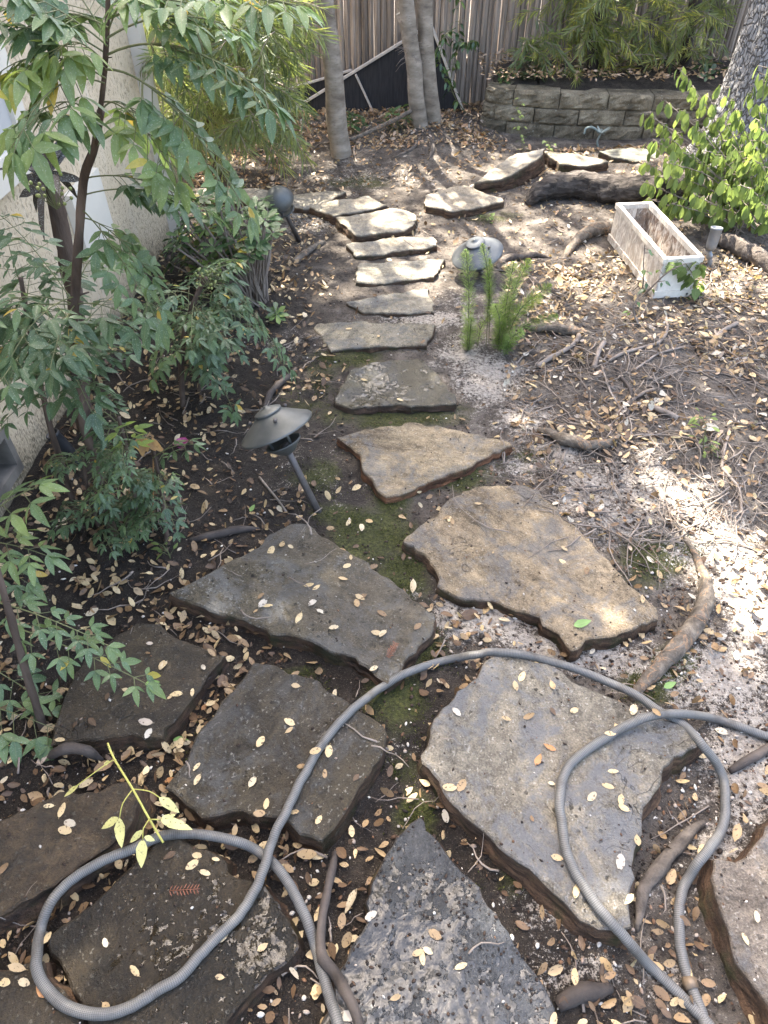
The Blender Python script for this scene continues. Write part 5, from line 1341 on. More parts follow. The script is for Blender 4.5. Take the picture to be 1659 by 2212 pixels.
t.put(wpos.inputs[0], pos); t.put(wpos.inputs[1], sc_.outputs[0])
pl1 = t.vor(t.mapv(wpos.outputs[0], (1, 1, 0.42)), 48, 'DISTANCE_TO_EDGE')
cr = t.ramp(pl1, [(0.02, 0.0), (0.14, 1.0)])
fn = t.noise(t.mapv(pos, (1, 1, 0.6)), 55, 6, 0.7)
hh = t.math('ADD', cr, t.math('MULTIPLY', fn, 0.6))
col = t.ramp(t.math('ADD', t.math('MULTIPLY', cr, 0.55), t.math('MULTIPLY', fn, 0.45)), [(0.18, (0.075, 0.068, 0.062)), (0.5, (0.15, 0.142, 0.135)), (0.82, (0.25, 0.24, 0.23))])
M_FBARK = t.principled(col, 0.9, t.bump(hh, 0.8, 0.010), 0.2)
M_CUT = simple_mat('cut_wood', (0.40, 0.35, 0.28), (0.62, 0.58, 0.50), 30, 0.8, 0.3, 0.002)
M_CROWN = leaf_mat('crown_leaf', [(0.0, (0.035, 0.055, 0.02)), (1.0, (0.095, 0.13, 0.04))], 0.45, 0.4, veins=0)

def trunk_mesh(pts, rad, n=14, rough=.06, rs=14, step=.03, flute=.1, flare=None):
    mb = MB(); sp = spline(pts, step)
    L = len(sp)
    rr = []
    for i, p in enumerate(sp):
        f = i / (L - 1) * (len(rad) - 1); k = min(int(f), len(rad) - 2)
        rr.append(rad[k] + (rad[k + 1] - rad[k]) * (f - k))
    tube(mb, sp, rr, n, rough=rough, rs=rs, flute=flute)
    return mb
lb = G(740, 333)
M_ROOTD = simple_mat('surface_root_bark', (0.04, 0.032, 0.025), (0.13, 0.107, 0.085), 30, 0.9, 0.8, 0.008)
ltree = thing('slim_tree', 'slim smooth grey tree trunk standing left of the twin trunk before the black sheet', 'tree', lb)
trunk_mesh([lb - V((0, 0, .06)), YP(733, 310, lb.y), YP(727, 270, lb.y), YP(722, 180, lb.y), YP(713, 90, lb.y), YP(702, 0, lb.y), YP(690, -110, lb.y), V((lb.x - .25, lb.y + .05, 1.8)), V((lb.x - .3, lb.y + .1, 5.2))], [.062, .046, .042, .040, .039, .038, .037, .034, .028], 16).build('trunk', M_SBARK, ltree)
tb2 = G(925, 305)
twin = thing('twin_trunk_tree', 'multi stemmed smooth barked tree with a sawn stub, in front of the fence', 'tree', tb2)
trunk_mesh([G(915, 308) - V((0, 0, .06)), YP(911, 290, 4.8), YP(900, 220, 4.8), YP(895, 150, 4.8), YP(886, 80, 4.8), YP(877, 0, 4.8), YP(862, -120, 4.8), V((.05, 4.85, 1.9)), V((-.05, 4.9, 5.2))], [.056, .044, .039, .037, .036, .036, .035, .032, .028], 18, flute=.22).build('trunk', M_SBARK, twin)
trunk_mesh([G(945, 306) - V((0, 0, .06)), YP(938, 285, 4.85), YP(930, 215, 4.85), YP(924, 150, 4.85), YP(920, 80, 4.85), YP(917, 0, 4.85), YP(915, -120, 4.85), V((.40, 4.9, 1.9)), V((.55, 5.0, 5.0))], [.060, .046, .038, .036, .035, .034, .033, .030, .026], 18, flute=.15).build('trunk', M_SBARK, twin)
trunk_mesh([YP(893, 120, 4.86), YP(884, 90, 4.9), YP(874, 50, 4.92), YP(866, 28, 4.93)], [.022, .028, .030, .031], 14).build('sawn_stub', M_SBARK, twin)
e_ = YP(865.5, 26, 4.93); mb = MB(); lathe(mb, [(0.001, .002), (.029, 0.002), (.030, -.004)], axis_matrix(e_, (YP(866, 28, 4.93) - YP(874, 50, 4.92)).normalized()), 16)
mb.build('cut_face', M_CUT, twin)
trunk_mesh([YP(880, 110, 4.9), YP(868, 40, 4.98), YP(858, -20, 5.0), V((-.1, 5.05, 1.4)), V((-.2, 5.1, 4.4))], [.020, .022, .022, .020, .018], 12).build('trunk', M_SBARK, twin)
for pts, r in (([YP(950, 285, 4.82), G(968, 300), G(990, 312), G(1010, 318)], (.03, .026, .018, .006)), ([YP(908, 290, 4.78), G(900, 312), G(880, 328), G(850, 340)], (.028, .022, .014, .006)), ([G(930, 306), G(935, 322), G(925, 345)], (.026, .018, .006))):
    trunk_mesh(pts, [v * .8 for v in r], 10).build('surface_root', M_ROOTD, twin)
mb = MB()
for k in range(26):
    a = YP(884, 112 + rnd(-14, 18), 4.78); d = rdir(-.5, .5); tube(mb, [a, a + d * rnd(.02, .07), a + d * .09 + V((0, 0, -.02))], .0011, 4)
mb.build('shoot_twigs', M_TWIG, twin)

BT = V((2.06, 4.25, gz(2.06, 4.25)))
big = thing('thick_trunk_tree', 'big tree with a thick deeply furrowed grey trunk at the right edge', 'tree', BT)
def big_trunk():
    mb = MB(); n = 180; zs = list(np.arange(-.1, 1.2, .0085)) + list(np.arange(1.2, 5.6, .05))
    vs_, fs = [], []
    for z in zs:
        cx = BT.x + 0.05 * z - .02; cy = BT.y + .02 * z
        r0 = .248 - .012 * z + .16 * math.exp(-max(z, -.1) / .13)
        for k in range(n):
            a = 2 * math.pi * k / n
            r = r0 + .02 * noise.noise(V((math.cos(a) * 2, math.sin(a) * 2, z * 1.2)))
            if z < .3: r += .05 * math.exp(-max(z, 0) / .1) * noise.noise(V((math.cos(a) * 3, math.sin(a) * 3, 2)))
            x, y = cx + r * math.cos(a), cy + r * math.sin(a)
            if z < 1.25:
                q = V((x * 46, y * 46, z * 21)) + noise.noise_vector(V((x * 14, y * 14, z * 9))) * 1.3
                dd, _ = noise.voronoi(q)
                r += -.005 + min(.007, max(0, (dd[1] - dd[0])) * .022)
            vs_.append((cx + r * math.cos(a), cy + r * math.sin(a), z))
    for i in range(len(zs) - 1):
        for k in range(n): fs.append((i * n + k, i * n + (k + 1) % n, (i + 1) * n + (k + 1) % n, (i + 1) * n + k))
    mb.add(vs_, fs); return mb
big_trunk().build('trunk', M_FBARK, big)

def add_dapple_tree(label, x, y):  # unseen trees added beyond the fence to cast the dapples
    b = V((x, y, gz(x, y)))
    o = thing('dapple_tree', label, 'tree', b, None)
    trunk_mesh([b - V((0, 0, .1)), b + V((0, 0, 1.0)), b + V((.1, 0, 2.2)), b + V((.05, .1, 5.4))], [.14, .11, .10, .08], 12, step=.1).build('trunk', M_SBARK, o)
    return o
nb1 = add_dapple_tree('unseen tree added beyond the fence on the left, its crown dappling the far path', -0.9, 7.2)
nb2 = add_dapple_tree('unseen tree added beyond the fence on the right, its crown dappling the planter', 2.0, 7.4)
# unseen crowns shaped for their shade: leaves fill the space the sun crosses; a gap left over the litter on the right lets the bright patch through
PATCH = [(1325, 975), (1400, 985), (1470, 1060), (1560, 1110), (1659, 1165), (1760, 1200), (1760, 1480), (1659, 1395), (1570, 1330), (1500, 1215), (1430, 1110), (1385, 1080)]
def shade(x, y):
    px, py = proj((x, y, 0))
    if inpoly(px, py, PATCH): return 0.0
    if py > 2300 or px < -400 or px > 2100: return 0.8
    if py > 660:
        if px > 1420 and 940 < py < 1330: return 0.55
        if px > 1150 and py < 760: return 0.55
        return 1.0
    nz = noise.noise(V((x * 2.3, y * 2.3, 4.4)))
    if py < 330: return 0.30 + .1 * nz
    return 0.25 + 0.24 * nz
CR = {k: MB() for k in ('ltree', 'twin', 'big', 'nb1', 'nb2')}
CP_ = {k: [] for k in CR}
rs = random.Random(11)
def crown_leaf(g, h, sz=1.0):
    c = V((g[0], g[1], 0)) + SUN * (h / SUN.z)
    if c.y > 7.0: k = 'nb1' if c.x < .6 else 'nb2'
    else: k = 'ltree' if c.x < -.25 else ('twin' if c.x < 1.0 else 'big')
    d = rdir(-.6, .3); L = rnd(.075, .11) * sz
    leaf(CR[k], c, d, SUN + rdir() * .8, L, L * .6, .2, .1, rnd(0, 1), 'oval', 2)
    if rs.random() < .02: CP_[k].append(c)
STEP = 0.026
gx = -1.5
while gx < 3.0:
    gy = -0.3
    while gy < 5.3:
        s = shade(gx, gy)
        if s > 0 and rs.random() < s:
            h = rs.uniform(5.6, 8.0) if gy < 3.1 else rs.uniform(5.2, 7.6)
            crown_leaf((gx + rs.uniform(-.02, .02), gy + rs.uniform(-.02, .02)), h)
        gy += STEP if gy < 3.1 else STEP * 1.15
    gx += STEP
for k, root, top in (('ltree', ltree, V((lb.x - .3, lb.y + .1, 5.2))), ('twin', twin, V((-.05, 4.9, 5.1))), ('big', big, V((2.3, 4.33, 5.5))), ('nb1', nb1, V((-.85, 7.3, 5.3))), ('nb2', nb2, V((2.05, 7.5, 5.3)))):
    CR[k].build('crown', M_CROWN, root)
    mb = MB()
    for c in CP_[k][:26]:
        if any(inpoly(*proj(q - SUN * (q.z / SUN.z)), PATCH) for q in spline([top - V((0, 0, .1)), top.lerp(c, .4) + V((0, 0, .25)), c], .1)): continue
        if (c - top).length > .2: tube(mb, spline([top - V((0, 0, .1)), top.lerp(c, .4) + V((0, 0, .25)), c], .15), [.02 * (1 - .7 * i / 30) if i < 30 else .006 for i in range(len(spline([top - V((0, 0, .1)), top.lerp(c, .4) + V((0, 0, .25)), c], .15)))], 6)
    if mb.v: mb.build('limbs', M_SBARK, root)

# ------------------------------------------------------------------ roots, log and sticks on the ground
t = NT('root_bark')
pos = t.pos()
n_ = t.noise(pos, 40, 7, 0.72, .4)
col = t.ramp(n_, [(0.28, (0.028, 0.022, 0.018)), (0.5, (0.085, 0.068, 0.054)), (0.75, (0.18, 0.15, 0.125))])
M_ROOT = t.principled(col, 0.9, t.bump(n_, 1.0, 0.012), 0.3)
t = NT('log_bark')
pos = t.pos()
n_ = t.noise(t.mapv(pos, (5, 30, 30)), 1.6, 7, 0.7, .6)
M_LOG = t.principled(t.ramp(n_, [(0.32, (0.016, 0.013, 0.011)), (0.5, (0.060, 0.050, 0.042)), (0.72, (0.16, 0.138, 0.118))]), 0.9, t.bump(n_, 1.0, 0.03), 0.25)
t = NT('pale_root_bark')
pos = t.pos(); n_ = t.noise(pos, 32, 7, 0.7, .3)
col = t.ramp(n_, [(0.30, (0.030, 0.024, 0.018)), (0.5, (0.10, 0.082, 0.063)), (0.72, (0.21, 0.178, 0.14))])
crk = t.noise(t.mapv(pos, (1, 1, 1)), 9, 4, .6, 1.5)
col = t.mix(t.ramp(t.math('ABSOLUTE', t.math('SUBTRACT', crk, .5)), [(0.0, .6), (.02, 0.0)]), col, (0.30, 0.17, 0.085))
M_PROOT = t.principled(col, 0.88, t.bump(n_, 0.9, 0.010), 0.3)
def on_ground(label, name, cat, pts, r, mat, n=10, sink=.35, rough=.22, lift=None, group=None, rs=30, fn=None):
    W = []
    q = [fn(p) if fn else None for p in pts] if fn else None
    rad = r if isinstance(r, (list, tuple)) else [r] * len(pts)
    for i, (px, py) in enumerate(pts):
        p = G(px, py)
        p = P(px, py, top_z(p.x, p.y) + rad[i] * (1 - sink) + (lift[i] if lift else 0))
        W.append(p)
    for k_ in (0, -1): W[k_].z -= rad[k_] * (1.3 if cat == 'root' else .4)
    c = W[len(W) // 2].copy(); c.z = gz(c.x, c.y)
    mb = trunk_mesh(W, rad, n, rough=rough, rs=rs, step=.012, flute=.12)
    return tag(mb.build(name, mat, origin=c), label, cat, group)
on_ground('thick cracked root curving down beside the large tan flagstone into the hose', 'tree_root', 'root', [(1440, 1110), (1478, 1160), (1512, 1220), (1527, 1280), (1509, 1338), (1466, 1395), (1423, 1442), (1385, 1482), (1365, 1510)], [.003, .006, .011, .019, .022, .023, .022, .018, .009], M_PROOT, 16, .3)
on_ground('grey root sloping off behind the spotlight at the right edge', 'tree_root', 'root', [(1520, 510), (1560, 518), (1602, 537), (1659, 569), (1720, 605)], [.02, .036, .04, .042, .04], M_ROOT, 14, .3)
on_ground('pale root running into the far end of the white planter', 'tree_root', 'root', [(1335, 486), (1300, 494), (1265, 505), (1235, 532), (1215, 560)], [.034, .032, .028, .02, .008], M_PROOT, 12, .35)
on_ground('massive dark furrowed log like root lying between the slabs and the leafy shrub', 'thick_root', 'root', [(1146, 424), (1162, 416), (1200, 402), (1260, 400), (1320, 410), (1370, 412), (1430, 398), (1500, 378)], [.03, .055, .066, .066, .068, .068, .072, .09], M_LOG, 36, .0, .20, rs=24)
on_ground('thin root snaking away right of the blue grey lamp hat', 'tree_root', 'root', [(1072, 575), (1090, 560), (1120, 556), (1160, 551), (1190, 556)], [.014, .018, .018, .014, .006], M_ROOT, 10, .3)
on_ground('short cut branch lying at the foot of the leaning dome lamp', 'dead_branch', 'branch', [(634, 565), (655, 550), (676, 535), (700, 522)], [.015, .016, .015, .012], M_PROOT, 10, .1)
on_ground('black root emerging at the top of the grey pitted flagstone', 'tree_root', 'root', [(405, 1163), (440, 1160), (475, 1152), (520, 1143), (560, 1140)], [.006, .012, .014, .012, .006], M_DTWIG, 10, .3)
on_ground('dark branch lying above the path lamp hat', 'dead_branch', 'branch', [(572, 880), (580, 855), (600, 832), (625, 812), (640, 795)], [.012, .013, .012, .011, .007], M_DTWIG, 10, .1)
on_ground('reddish root curling under the edge of the dark brown flagstone', 'tree_root', 'root', [(105, 1632), (130, 1620), (158, 1615), (190, 1622), (218, 1640)], [.006, .011, .012, .011, .006], M_DTWIG, 10, .3)
on_ground('grey root between the hose and the big flagstone, at the lower right', 'tree_root', 'root', [(1376, 2010), (1380, 1985), (1390, 1922), (1423, 1876), (1459, 1833), (1500, 1790), (1525, 1775)], [.005, .011, .014, .0145, .014, .011, .005], M_ROOTD, 12, .3)
on_ground('stubby dark log near the bottom edge between the puddled flagstone and the hose', 'log', 'log', [(1205, 2172), (1235, 2155), (1262, 2146), (1290, 2140), (1319, 2134)], [.010, .015, .016, .015, .010], M_DTWIG, 14, .2)
on_ground('dark stick lying on the pale ground at the right edge below the hose', 'stick', 'stick', [(1578, 1665), (1610, 1645), (1640, 1628), (1690, 1598)], [.008, .011, .011, .012], M_DTWIG, 9, .1)
on_ground('dark forked wet stick lying along the hose, left of the puddled flagstone', 'stick', 'stick', [(724, 1840), (718, 1875), (710, 1910), (697, 1976), (692, 2030), (697, 2070), (722, 2100), (750, 2150), (768, 2190), (785, 2260)], [.006, .008, .0085, .008, .009, .011, .010, .010, .0095, .009], M_DTWIG, 10, -.2, lift=[.01, .015, .02, .03, .03, .035, .03, .02, .02, .02])
on_ground('split dead branch with peeling bark in the litter right of the streaked flagstone', 'dead_branch', 'branch', [(1165, 928), (1190, 936), (1215, 948), (1250, 957), (1280, 962), (1312, 957), (1338, 940)], [.010, .015, .018, .018, .017, .013, .008], M_PROOT, 10, .1, .4)
on_ground('rough bark covered branch lying right of the foxtail fern', 'dead_branch', 'branch', [(1133, 704), (1160, 707), (1190, 709), (1237, 716), (1285, 722)], [.012, .018, .019, .018, .012], M_PROOT, 10, .2, .4)
for lab, pts, r in (('curved pale stick with a forked end on the dark soil mound', [(1330, 902), (1345, 880), (1369, 862), (1395, 846), (1412, 841)], .0065), ('grey stick bent over the front of the dark soil mound', [(1340, 812), (1355, 830), (1363, 850), (1360, 880), (1352, 900)], .0065),
                    ('short thick grey stick at the lower right of the soil mound', [(1409, 876), (1425, 886), (1445, 893), (1464, 902)], .0095), ('long thin pale stick slanting down from the stick pile', [(1300, 790), (1318, 845), (1348, 900), (1352, 960)], .004),
                    ('thick pale stick at the left of the stick pile', [(1160, 790), (1185, 775), (1208, 763), (1230, 750), (1246, 735), (1252, 718)], .0095), ('upright leaning stick stub in the stick pile', [(1283, 792), (1290, 770), (1295, 755), (1306, 738)], .009),
                    ('long arched stick crossing the stick pile up to the planter', [(1316, 778), (1345, 763), (1390, 750), (1425, 738), (1441, 712), (1438, 680)], .006), ('straight slender stick at the top of the soil mound', [(1368, 800), (1395, 782), (1425, 763), (1480, 748)], .0045),
                    ('grey curved stick at the right beyond the stick pile', [(1544, 728), (1560, 715), (1578, 705), (1592, 697)], .008), ('long thin stick running down the right side of the sunlit patch', [(1559, 1010), (1562, 985), (1568, 955), (1573, 942)], .005),
                    ('thin dark stick in the sunlit patch', [(1437, 1080), (1460, 1105), (1488, 1127), (1540, 1150)], .0035), ('bent stick right of the sunlit patch', [(1560, 1010), (1580, 1035), (1597, 1058), (1603, 1110)], .005),
                    ('pair of thin crossing twigs left of the path lamp', [(560, 1030), (580, 1055), (600, 1080), (618, 1105)], .004), ('pale curved twig beside the slim trunk', [(770, 350), (765, 320), (785, 290), (800, 270)], .004)):
    on_ground(lab, 'stick', 'stick', pts, r, M_TWIG if 'dark' not in lab.split(' on ')[0] else M_DTWIG, 8, -.2, .25)
b1, b2 = YP(690, 312, 4.55), YP(888, 240, 4.72)
mb = trunk_mesh([YP(680, 320, 4.5), b1, YP(760, 300, 4.55), YP(830, 270, 4.65), b2], [.005, .010, .013, .014, .012], 10)
tag(mb.build('leaning_branch', M_PROOT, origin=(b1.x, b1.y, 0)), 'bare branch leaning from the slim trunk up to the twin trunk', 'branch')

# yellow cut sprig across two dark flagstones
base = P(234, 1605, .10)
o = thing('cut_sprig', 'yellow cut nandina sprig lying across the dark flagstones at the left loop of the hose', 'sprig', base)
sm, SPL = MB(), []
def S(cx, cy, z=.095): return P(cx * .358, 1618 + cy * .358, z)
tube(sm, spline([S(650, -36, .12), S(690, 60, .115), S(800, 240, .11), S(900, 420, .10), S(985, 565, .085)], .01), [.0019] * 200 and .0024, 6)
for a, m, e in (((690, 60), (600, 120), (440, 240)), ((795, 250), (740, 330), (722, 415)), ((805, 242), (900, 255), (965, 295)), ((900, 425), (865, 480), (862, 545)), ((903, 425), (940, 425), (970, 430))):
    tube(sm, spline([S(*a, .11), S(*m, .115), S(*e, .10)], .008), .0012, 5)
for a, e, w in (((720, 415), (728, 600), .4), ((716, 415), (605, 480), .42), ((860, 545), (848, 720), .46), ((862, 490), (776, 570), .35), ((870, 530), (938, 552), .45), ((970, 430), (1165, 478), .36), ((970, 426), (1065, 388), .4), ((960, 292), (1085, 382), .38), ((640, 100), (650, 60), .4), ((470, 225), (380, 285), .4)):
    p, q = S(*a, .104), S(*e, .088)
    lm = MB(); leaf(lm, p, q - p, UP + rdir() * .25, (q - p).length, (q - p).length * w, .15, .08, rnd(.62, .85), 'lance'); SPL.append(lm)
t_ = leaf_mat('yellow_leaf', [(0.0, (0.30, 0.30, 0.09)), (1.0, (0.62, 0.58, 0.24))], 0.55, 0.2, spots=0.7, tboost=1.1)
sm.build('stalk', simple_mat('yellow_stalk', (0.30, 0.28, 0.06), (0.42, 0.38, 0.10), 20, 0.6, 0.1, 0.001), o)
for lm in SPL: lm.build('leaflet', t_, o)
# fallen redwood sprigs
M_RUST = simple_mat('rusty_needle', (0.10, 0.035, 0.02), (0.22, 0.085, 0.045), 40, 0.7, 0.1, 0.001)
for lab, a, b in (('rusty red needle sprig on the wet flagstone inside the left hose loop', (366, 1924), (432, 1920)), ('rusty red needle sprig on the grey pitted flagstone', (838, 1420), (856, 1388))):
    z = top_z(*P(*a, .06).xy) + .004
    p, q = P(*a, z), P(*b, z + .004)
    mb = MB(); tube(mb, [p, q], .0008, 4)
    d = (q - p).normalized(); s = d.cross(UP)
    for i in range(9):
        for sg in (-1, 1): leaf(mb, p.lerp(q, i / 9), d * .6 + s * sg + V((0, 0, rnd(-.1, .3))), UP, rnd(.008, .013), .0022, .1, 0, .5, 'blade', 2)
    tag(mb.build('needle_sprig', M_RUST, origin=(p.x, p.y, z)), lab, 'sprig')
# magenta flower and hanging tan leaves
M_PINK = simple_mat('magenta_petal', (0.16, 0.02, 0.07), (0.36, 0.07, 0.20), 60, 0.5, 0.3, 0.002)
fp = G(395, 968); mb = MB()
for k in range(7):
    d = Matrix.Rotation(k * .9 + .3, 3, UP) @ V((1, 0, rnd(.1, .6))); leaf(mb, fp + V((0, 0, .008)), d, UP, rnd(.025, .035), .026, .5, -.2, .5, 'obov')
tag(mb.build('fallen_flower', M_PINK, origin=fp), 'crumpled magenta flower lying on the leaf litter by the nandina', 'flower')
for lab, px, py, nm in (('cluster of curled tan leaves caught at the top of the low nandina', 308, 962, 'dry_leaf_cluster'),):
    fp = YP(px, py - 18, 1.46); mb = MB()
    for dx, dz in ((-.25, -1), (.35, -.9), (.05, -1.1), (.6, -1.0), (-.1, -.8)): leaf(mb, fp + V((dx * .03, 0, 0)), V((dx, -.3, dz)), V((0, -1, .2)), rnd(.045, .06), .026, .3, .15, .5, 'lance')
    tube(mb, [fp, fp + V((.01, .02, -.06)), G(330, 1150)], .0022, 6)
    tag(mb.build(nm, leaf_mat('tan_leaf', [(0, (.34, .20, .09)), (1, (.46, .29, .14))], .6, .3, spots=.3), origin=fp), lab, 'dry leaves')
# ------------------------------------------------------------------ fallen leaves
rl = random.Random(5)
def density(px, py, x, y):
    """leaves per square metre of open ground"""
    if y > 5.4: return 0
    if py < 420: return 1500 if py < 345 else (900 if px < 600 else 260)
    if px < 700 + max(0, (py - 900)) * .0 and py < 1080:                       # left bed
        if px > 560 and py > 860: return 120
        return 520 if py > 560 else 380
    if py < 560: return 150 if px < 1100 else 230
    if px > 1080 and py < 1000: return 1050 if not (1250 < px < 1480 and 730 < py < 880) else 330
    if px > 1180 + (py - 900) * .3 and py < 1450: return 620 if px > 1420 else 300
    if py < 1080 and 700 < px < 1080: return 45
    if px > 1500: return 130
    if px < 640 and py < 1350: return 850
    if px < 600: return 800
    if px < 1000 and py < 1330: return 130
    if px > 1380: return 560
    return 420
def nb_tint(px, py):
    r = rl.random()
    if py < 420: return rl.choice((.3, .4, .42, .95, 1.0, .98, .45, .6)) + rl.uniform(-.04, .0)
    if px > 1080 and py < 1450: return rl.choice((.16, .25, .34, .42, .5, .55, .62, .72, .92, .9)) + rl.uniform(-.05, .05)
    return rl.choice((.14, .2, .26, .34, .42, .5, .58, .66, .72, .8)) + rl.uniform(-.05, .05)
SUNK = 0.0015
def place(px, py, x, y, s, lm, big=1.0):
    z = top_z(x, y)
    L = rl.triangular(.011, .037, .023) * big
    if rl.random() < .07: L *= 1.5
    az = rl.uniform(0, 6.283)
    tl = .10 if s else .55
    n = V((rl.gauss(0, tl), rl.gauss(0, tl), 1))
    d = V((math.cos(az), math.sin(az), 0)); d = (d - n * (d.dot(n) / n.dot(n)))
    lift = L * .5 * abs(d.normalized().z) + (0 if s else rl.uniform(0, .010))
    leaf(lm, V((x, y, z + SUNK + lift)) - d.normalized() * L * .5, d, n, L, L * rl.uniform(.42, .60), rl.uniform(-.3, .6), rl.uniform(-.45, .25), max(0, min(1, nb_tint(px, py))), rl.choice(('round', 'round', 'lance', 'oval')), 3 if y < 2.4 else 2, twist=rl.uniform(-.8, .8))
litter = MB()
NEAR_Y = 1.42
x = -1.12
CELL = .05
near_spots = []
while x < 2.7:
    y = .2
    while y < 5.6:
        px, py = proj((x, y, 0))
        if -150 < px < 2500 and -40 < py < 2350:
            dn = density(px, py, x, y) * (0.30 + 1.5 * max(0, .45 + 1.3 * noise.noise(V((x * 3.2, y * 3.2, 9))) + .7 * noise.noise(V((x * 9, y * 9, 4)))))
            n = dn * CELL * CELL * 1.45
            n = int(n) + (1 if rl.random() < n - int(n) else 0)
            for _ in range(n):
                a, b = x + rl.random() * CELL, y + rl.random() * CELL
                if stone_at(a, b): continue
                if a < -1.09: continue
                if b > 4.55 and a > .75: continue
                if a > 1.75 and b > 3.9: continue
                near_spots.append((a, b)) if (b < NEAR_Y and rl.random() < .5 and abs(proj((a, b, 0))[0] - 830) < 850 and proj((a, b, 0))[1] < 2220) else place(px, py, a, b, None, litter)
        y += CELL
    x += CELL
# a darker under-layer of half rotted leaves and fragments
x = -1.08
while x < 2.4:
    y = .2
    while y < 4.6:
        px, py = proj((x, y, 0))
        if -100 < px < 1750 and py < 2300:
            dn = min(1500, density(px, py, x, y) * 1.6) * max(0, .6 + 1.0 * noise.noise(V((x * 4, y * 4, 3))))
            n = dn * CELL * CELL
            n = int(n) + (1 if rl.random() < n - int(n) else 0)
            for _ in range(n):
                a, b = x + rl.random() * CELL, y + rl.random() * CELL
                if stone_at(a, b) or (b > 4.55 and a > .75): continue
                L = rl.uniform(.008, .028); az = rl.uniform(0, 6.283); n_ = V((rl.gauss(0, .5), rl.gauss(0, .5), 1)); d = V((math.cos(az), math.sin(az), 0)); d = d - n_ * (d.dot(n_) / n_.dot(n_))
                leaf(litter, V((a, b, gz(a, b) + rl.uniform(.0, .006))) - d * L * .5, d, n_, L, L * rl.uniform(.3, .6), rl.uniform(0, .5), rl.uniform(-.3, .3), rl.choice((.05, .10, .15, .2, .28, .36, .44)), rl.choice(('round', 'lance')), 2)
        y += CELL
    x += CELL
# litter on the raised bed
for _ in range(1500):
    a, b = rl.uniform(.6, 2.9), rl.uniform(4.8, 5.44)
    L = rl.uniform(.02, .04); az = rl.uniform(0, 6.28); n = V((rl.gauss(0, .4), rl.gauss(0, .4), 1)); d = V((math.cos(az), math.sin(az), 0)); d = d - n * (d.dot(n) / n.dot(n))
    leaf(litter, V((a, b, .335 + rl.uniform(0, .015))), d, n, L, L * .5, .2, .1, rl.choice((.25, .4, .5, .95)), 'oval', 2)
tag(litter.build('leaf_litter', M_DRYL), 'dense litter of small dry tan and brown leaves over the soil', 'leaf litter', kind='stuff')

# single fallen leaves: the nearest ones, each an object of its own
KINDS = [('pale straw coloured', .80, 'round'), ('yellowish tan', .70, 'round'), ('tan', .60, 'oval'), ('light brown', .48, 'round'), ('brown', .30, 'round'), ('greyish', .90, 'round'), ('dark brown', .14, 'lance'), ('orange brown', 1.0, 'lance')]
PROTO = []
for i, (adj, ti, shp) in enumerate(KINDS):
    for v in range(3):
        mb = MB(); L = 1.0
        leaf(mb, V((-.5, 0, 0)), (1, 0, 0), (0, 0, 1), 1.0, rnd(.42, .58), rnd(-.15, .45), rnd(-.30, .18), ti + rnd(-.03, .03) if ti < .98 else 1.0, shp, 3, twist=rnd(-.35, .35))
        if v: tube(mb, [V((-.62, rnd(-.04, .04), .01)), V((-.5, 0, 0))], .012, 4, tint=ti)
        o = bpy.data.objects.new('fallen_leaf', mb.mesh('fallen_leaf', M_DRYL))
        PROTO.append((adj, o))
def loose_leaf(x, y, s, adjw, place_txt, L):
    i = rl.choices(range(len(KINDS)), adjw)[0] * 3 + rl.randint(0, 2)
    adj, src = PROTO[i]
    o = src.copy()
    C.objects.link(o)
    tl = .06 if s else .35
    n = V((rl.gauss(0, tl), rl.gauss(0, tl), 1)).normalized()
    o.rotation_euler = (Matrix.Rotation(0, 3, 'Z') @ n.to_track_quat('Z', 'Y').to_matrix() @ Matrix.Rotation(rl.uniform(0, 6.283), 3, 'Z')).to_euler()
    o.scale = (L, L, L)
    o.location = (x, y, top_z(x, y) + (.0035 if s else L * .5 * n.xy.length + rl.uniform(.001, .010)))
    g = f'{adj} fallen leaves on {place_txt}' if s else f'{adj} fallen leaves {place_txt}'
    tag(o, f'{adj} fallen leaf lying on {place_txt}' if s else f'{adj} fallen leaf {place_txt}', 'leaf', g)
count = 0
for s in STONES:
    b = s['bb']
    k = 0
    while k < s['onleaf']:
        x, y = rl.uniform(b[0], b[1]), rl.uniform(b[2], b[3])
        if not inpoly(x, y, s['poly']): continue
        a = proj((x, y, .06))
        if not (0 < a[0] < 1659 and a[1] < 2212): continue
        loose_leaf(x, y, s, (6, 6, 4, 2, 2, 2, 1, .6), s['short'], rl.triangular(.013, .036, .026)); k += 1; count += 1
rl.shuffle(near_spots)
def where(px, py):
    if px < 340 and py > 1560: return 'in the wet gaps beside the left hose loop'
    if px < 640: return 'on the dark soil among the left flagstones'
    if px < 960: return 'in the mossy gap at the middle of the flagstones'
    return 'on the soil beside the right hose loop'
for (x, y) in near_spots:
    px, py = proj((x, y, 0))
    if count < 294:
        loose_leaf(x, y, None, (5, 5, 5, 4, 4, 2, 2, 1), where(px, py), rl.triangular(.013, .037, .026)); count += 1
    else: pass
mb = MB()
for (x, y) in near_spots[max(0, 294 - 120):]:
    px, py = proj((x, y, 0)); place(px, py, x, y, None, mb)
tag(mb.build('near_leaf_litter', M_DRYL), 'small dry leaves packed in the gaps between the near flagstones', 'leaf litter', kind='stuff')
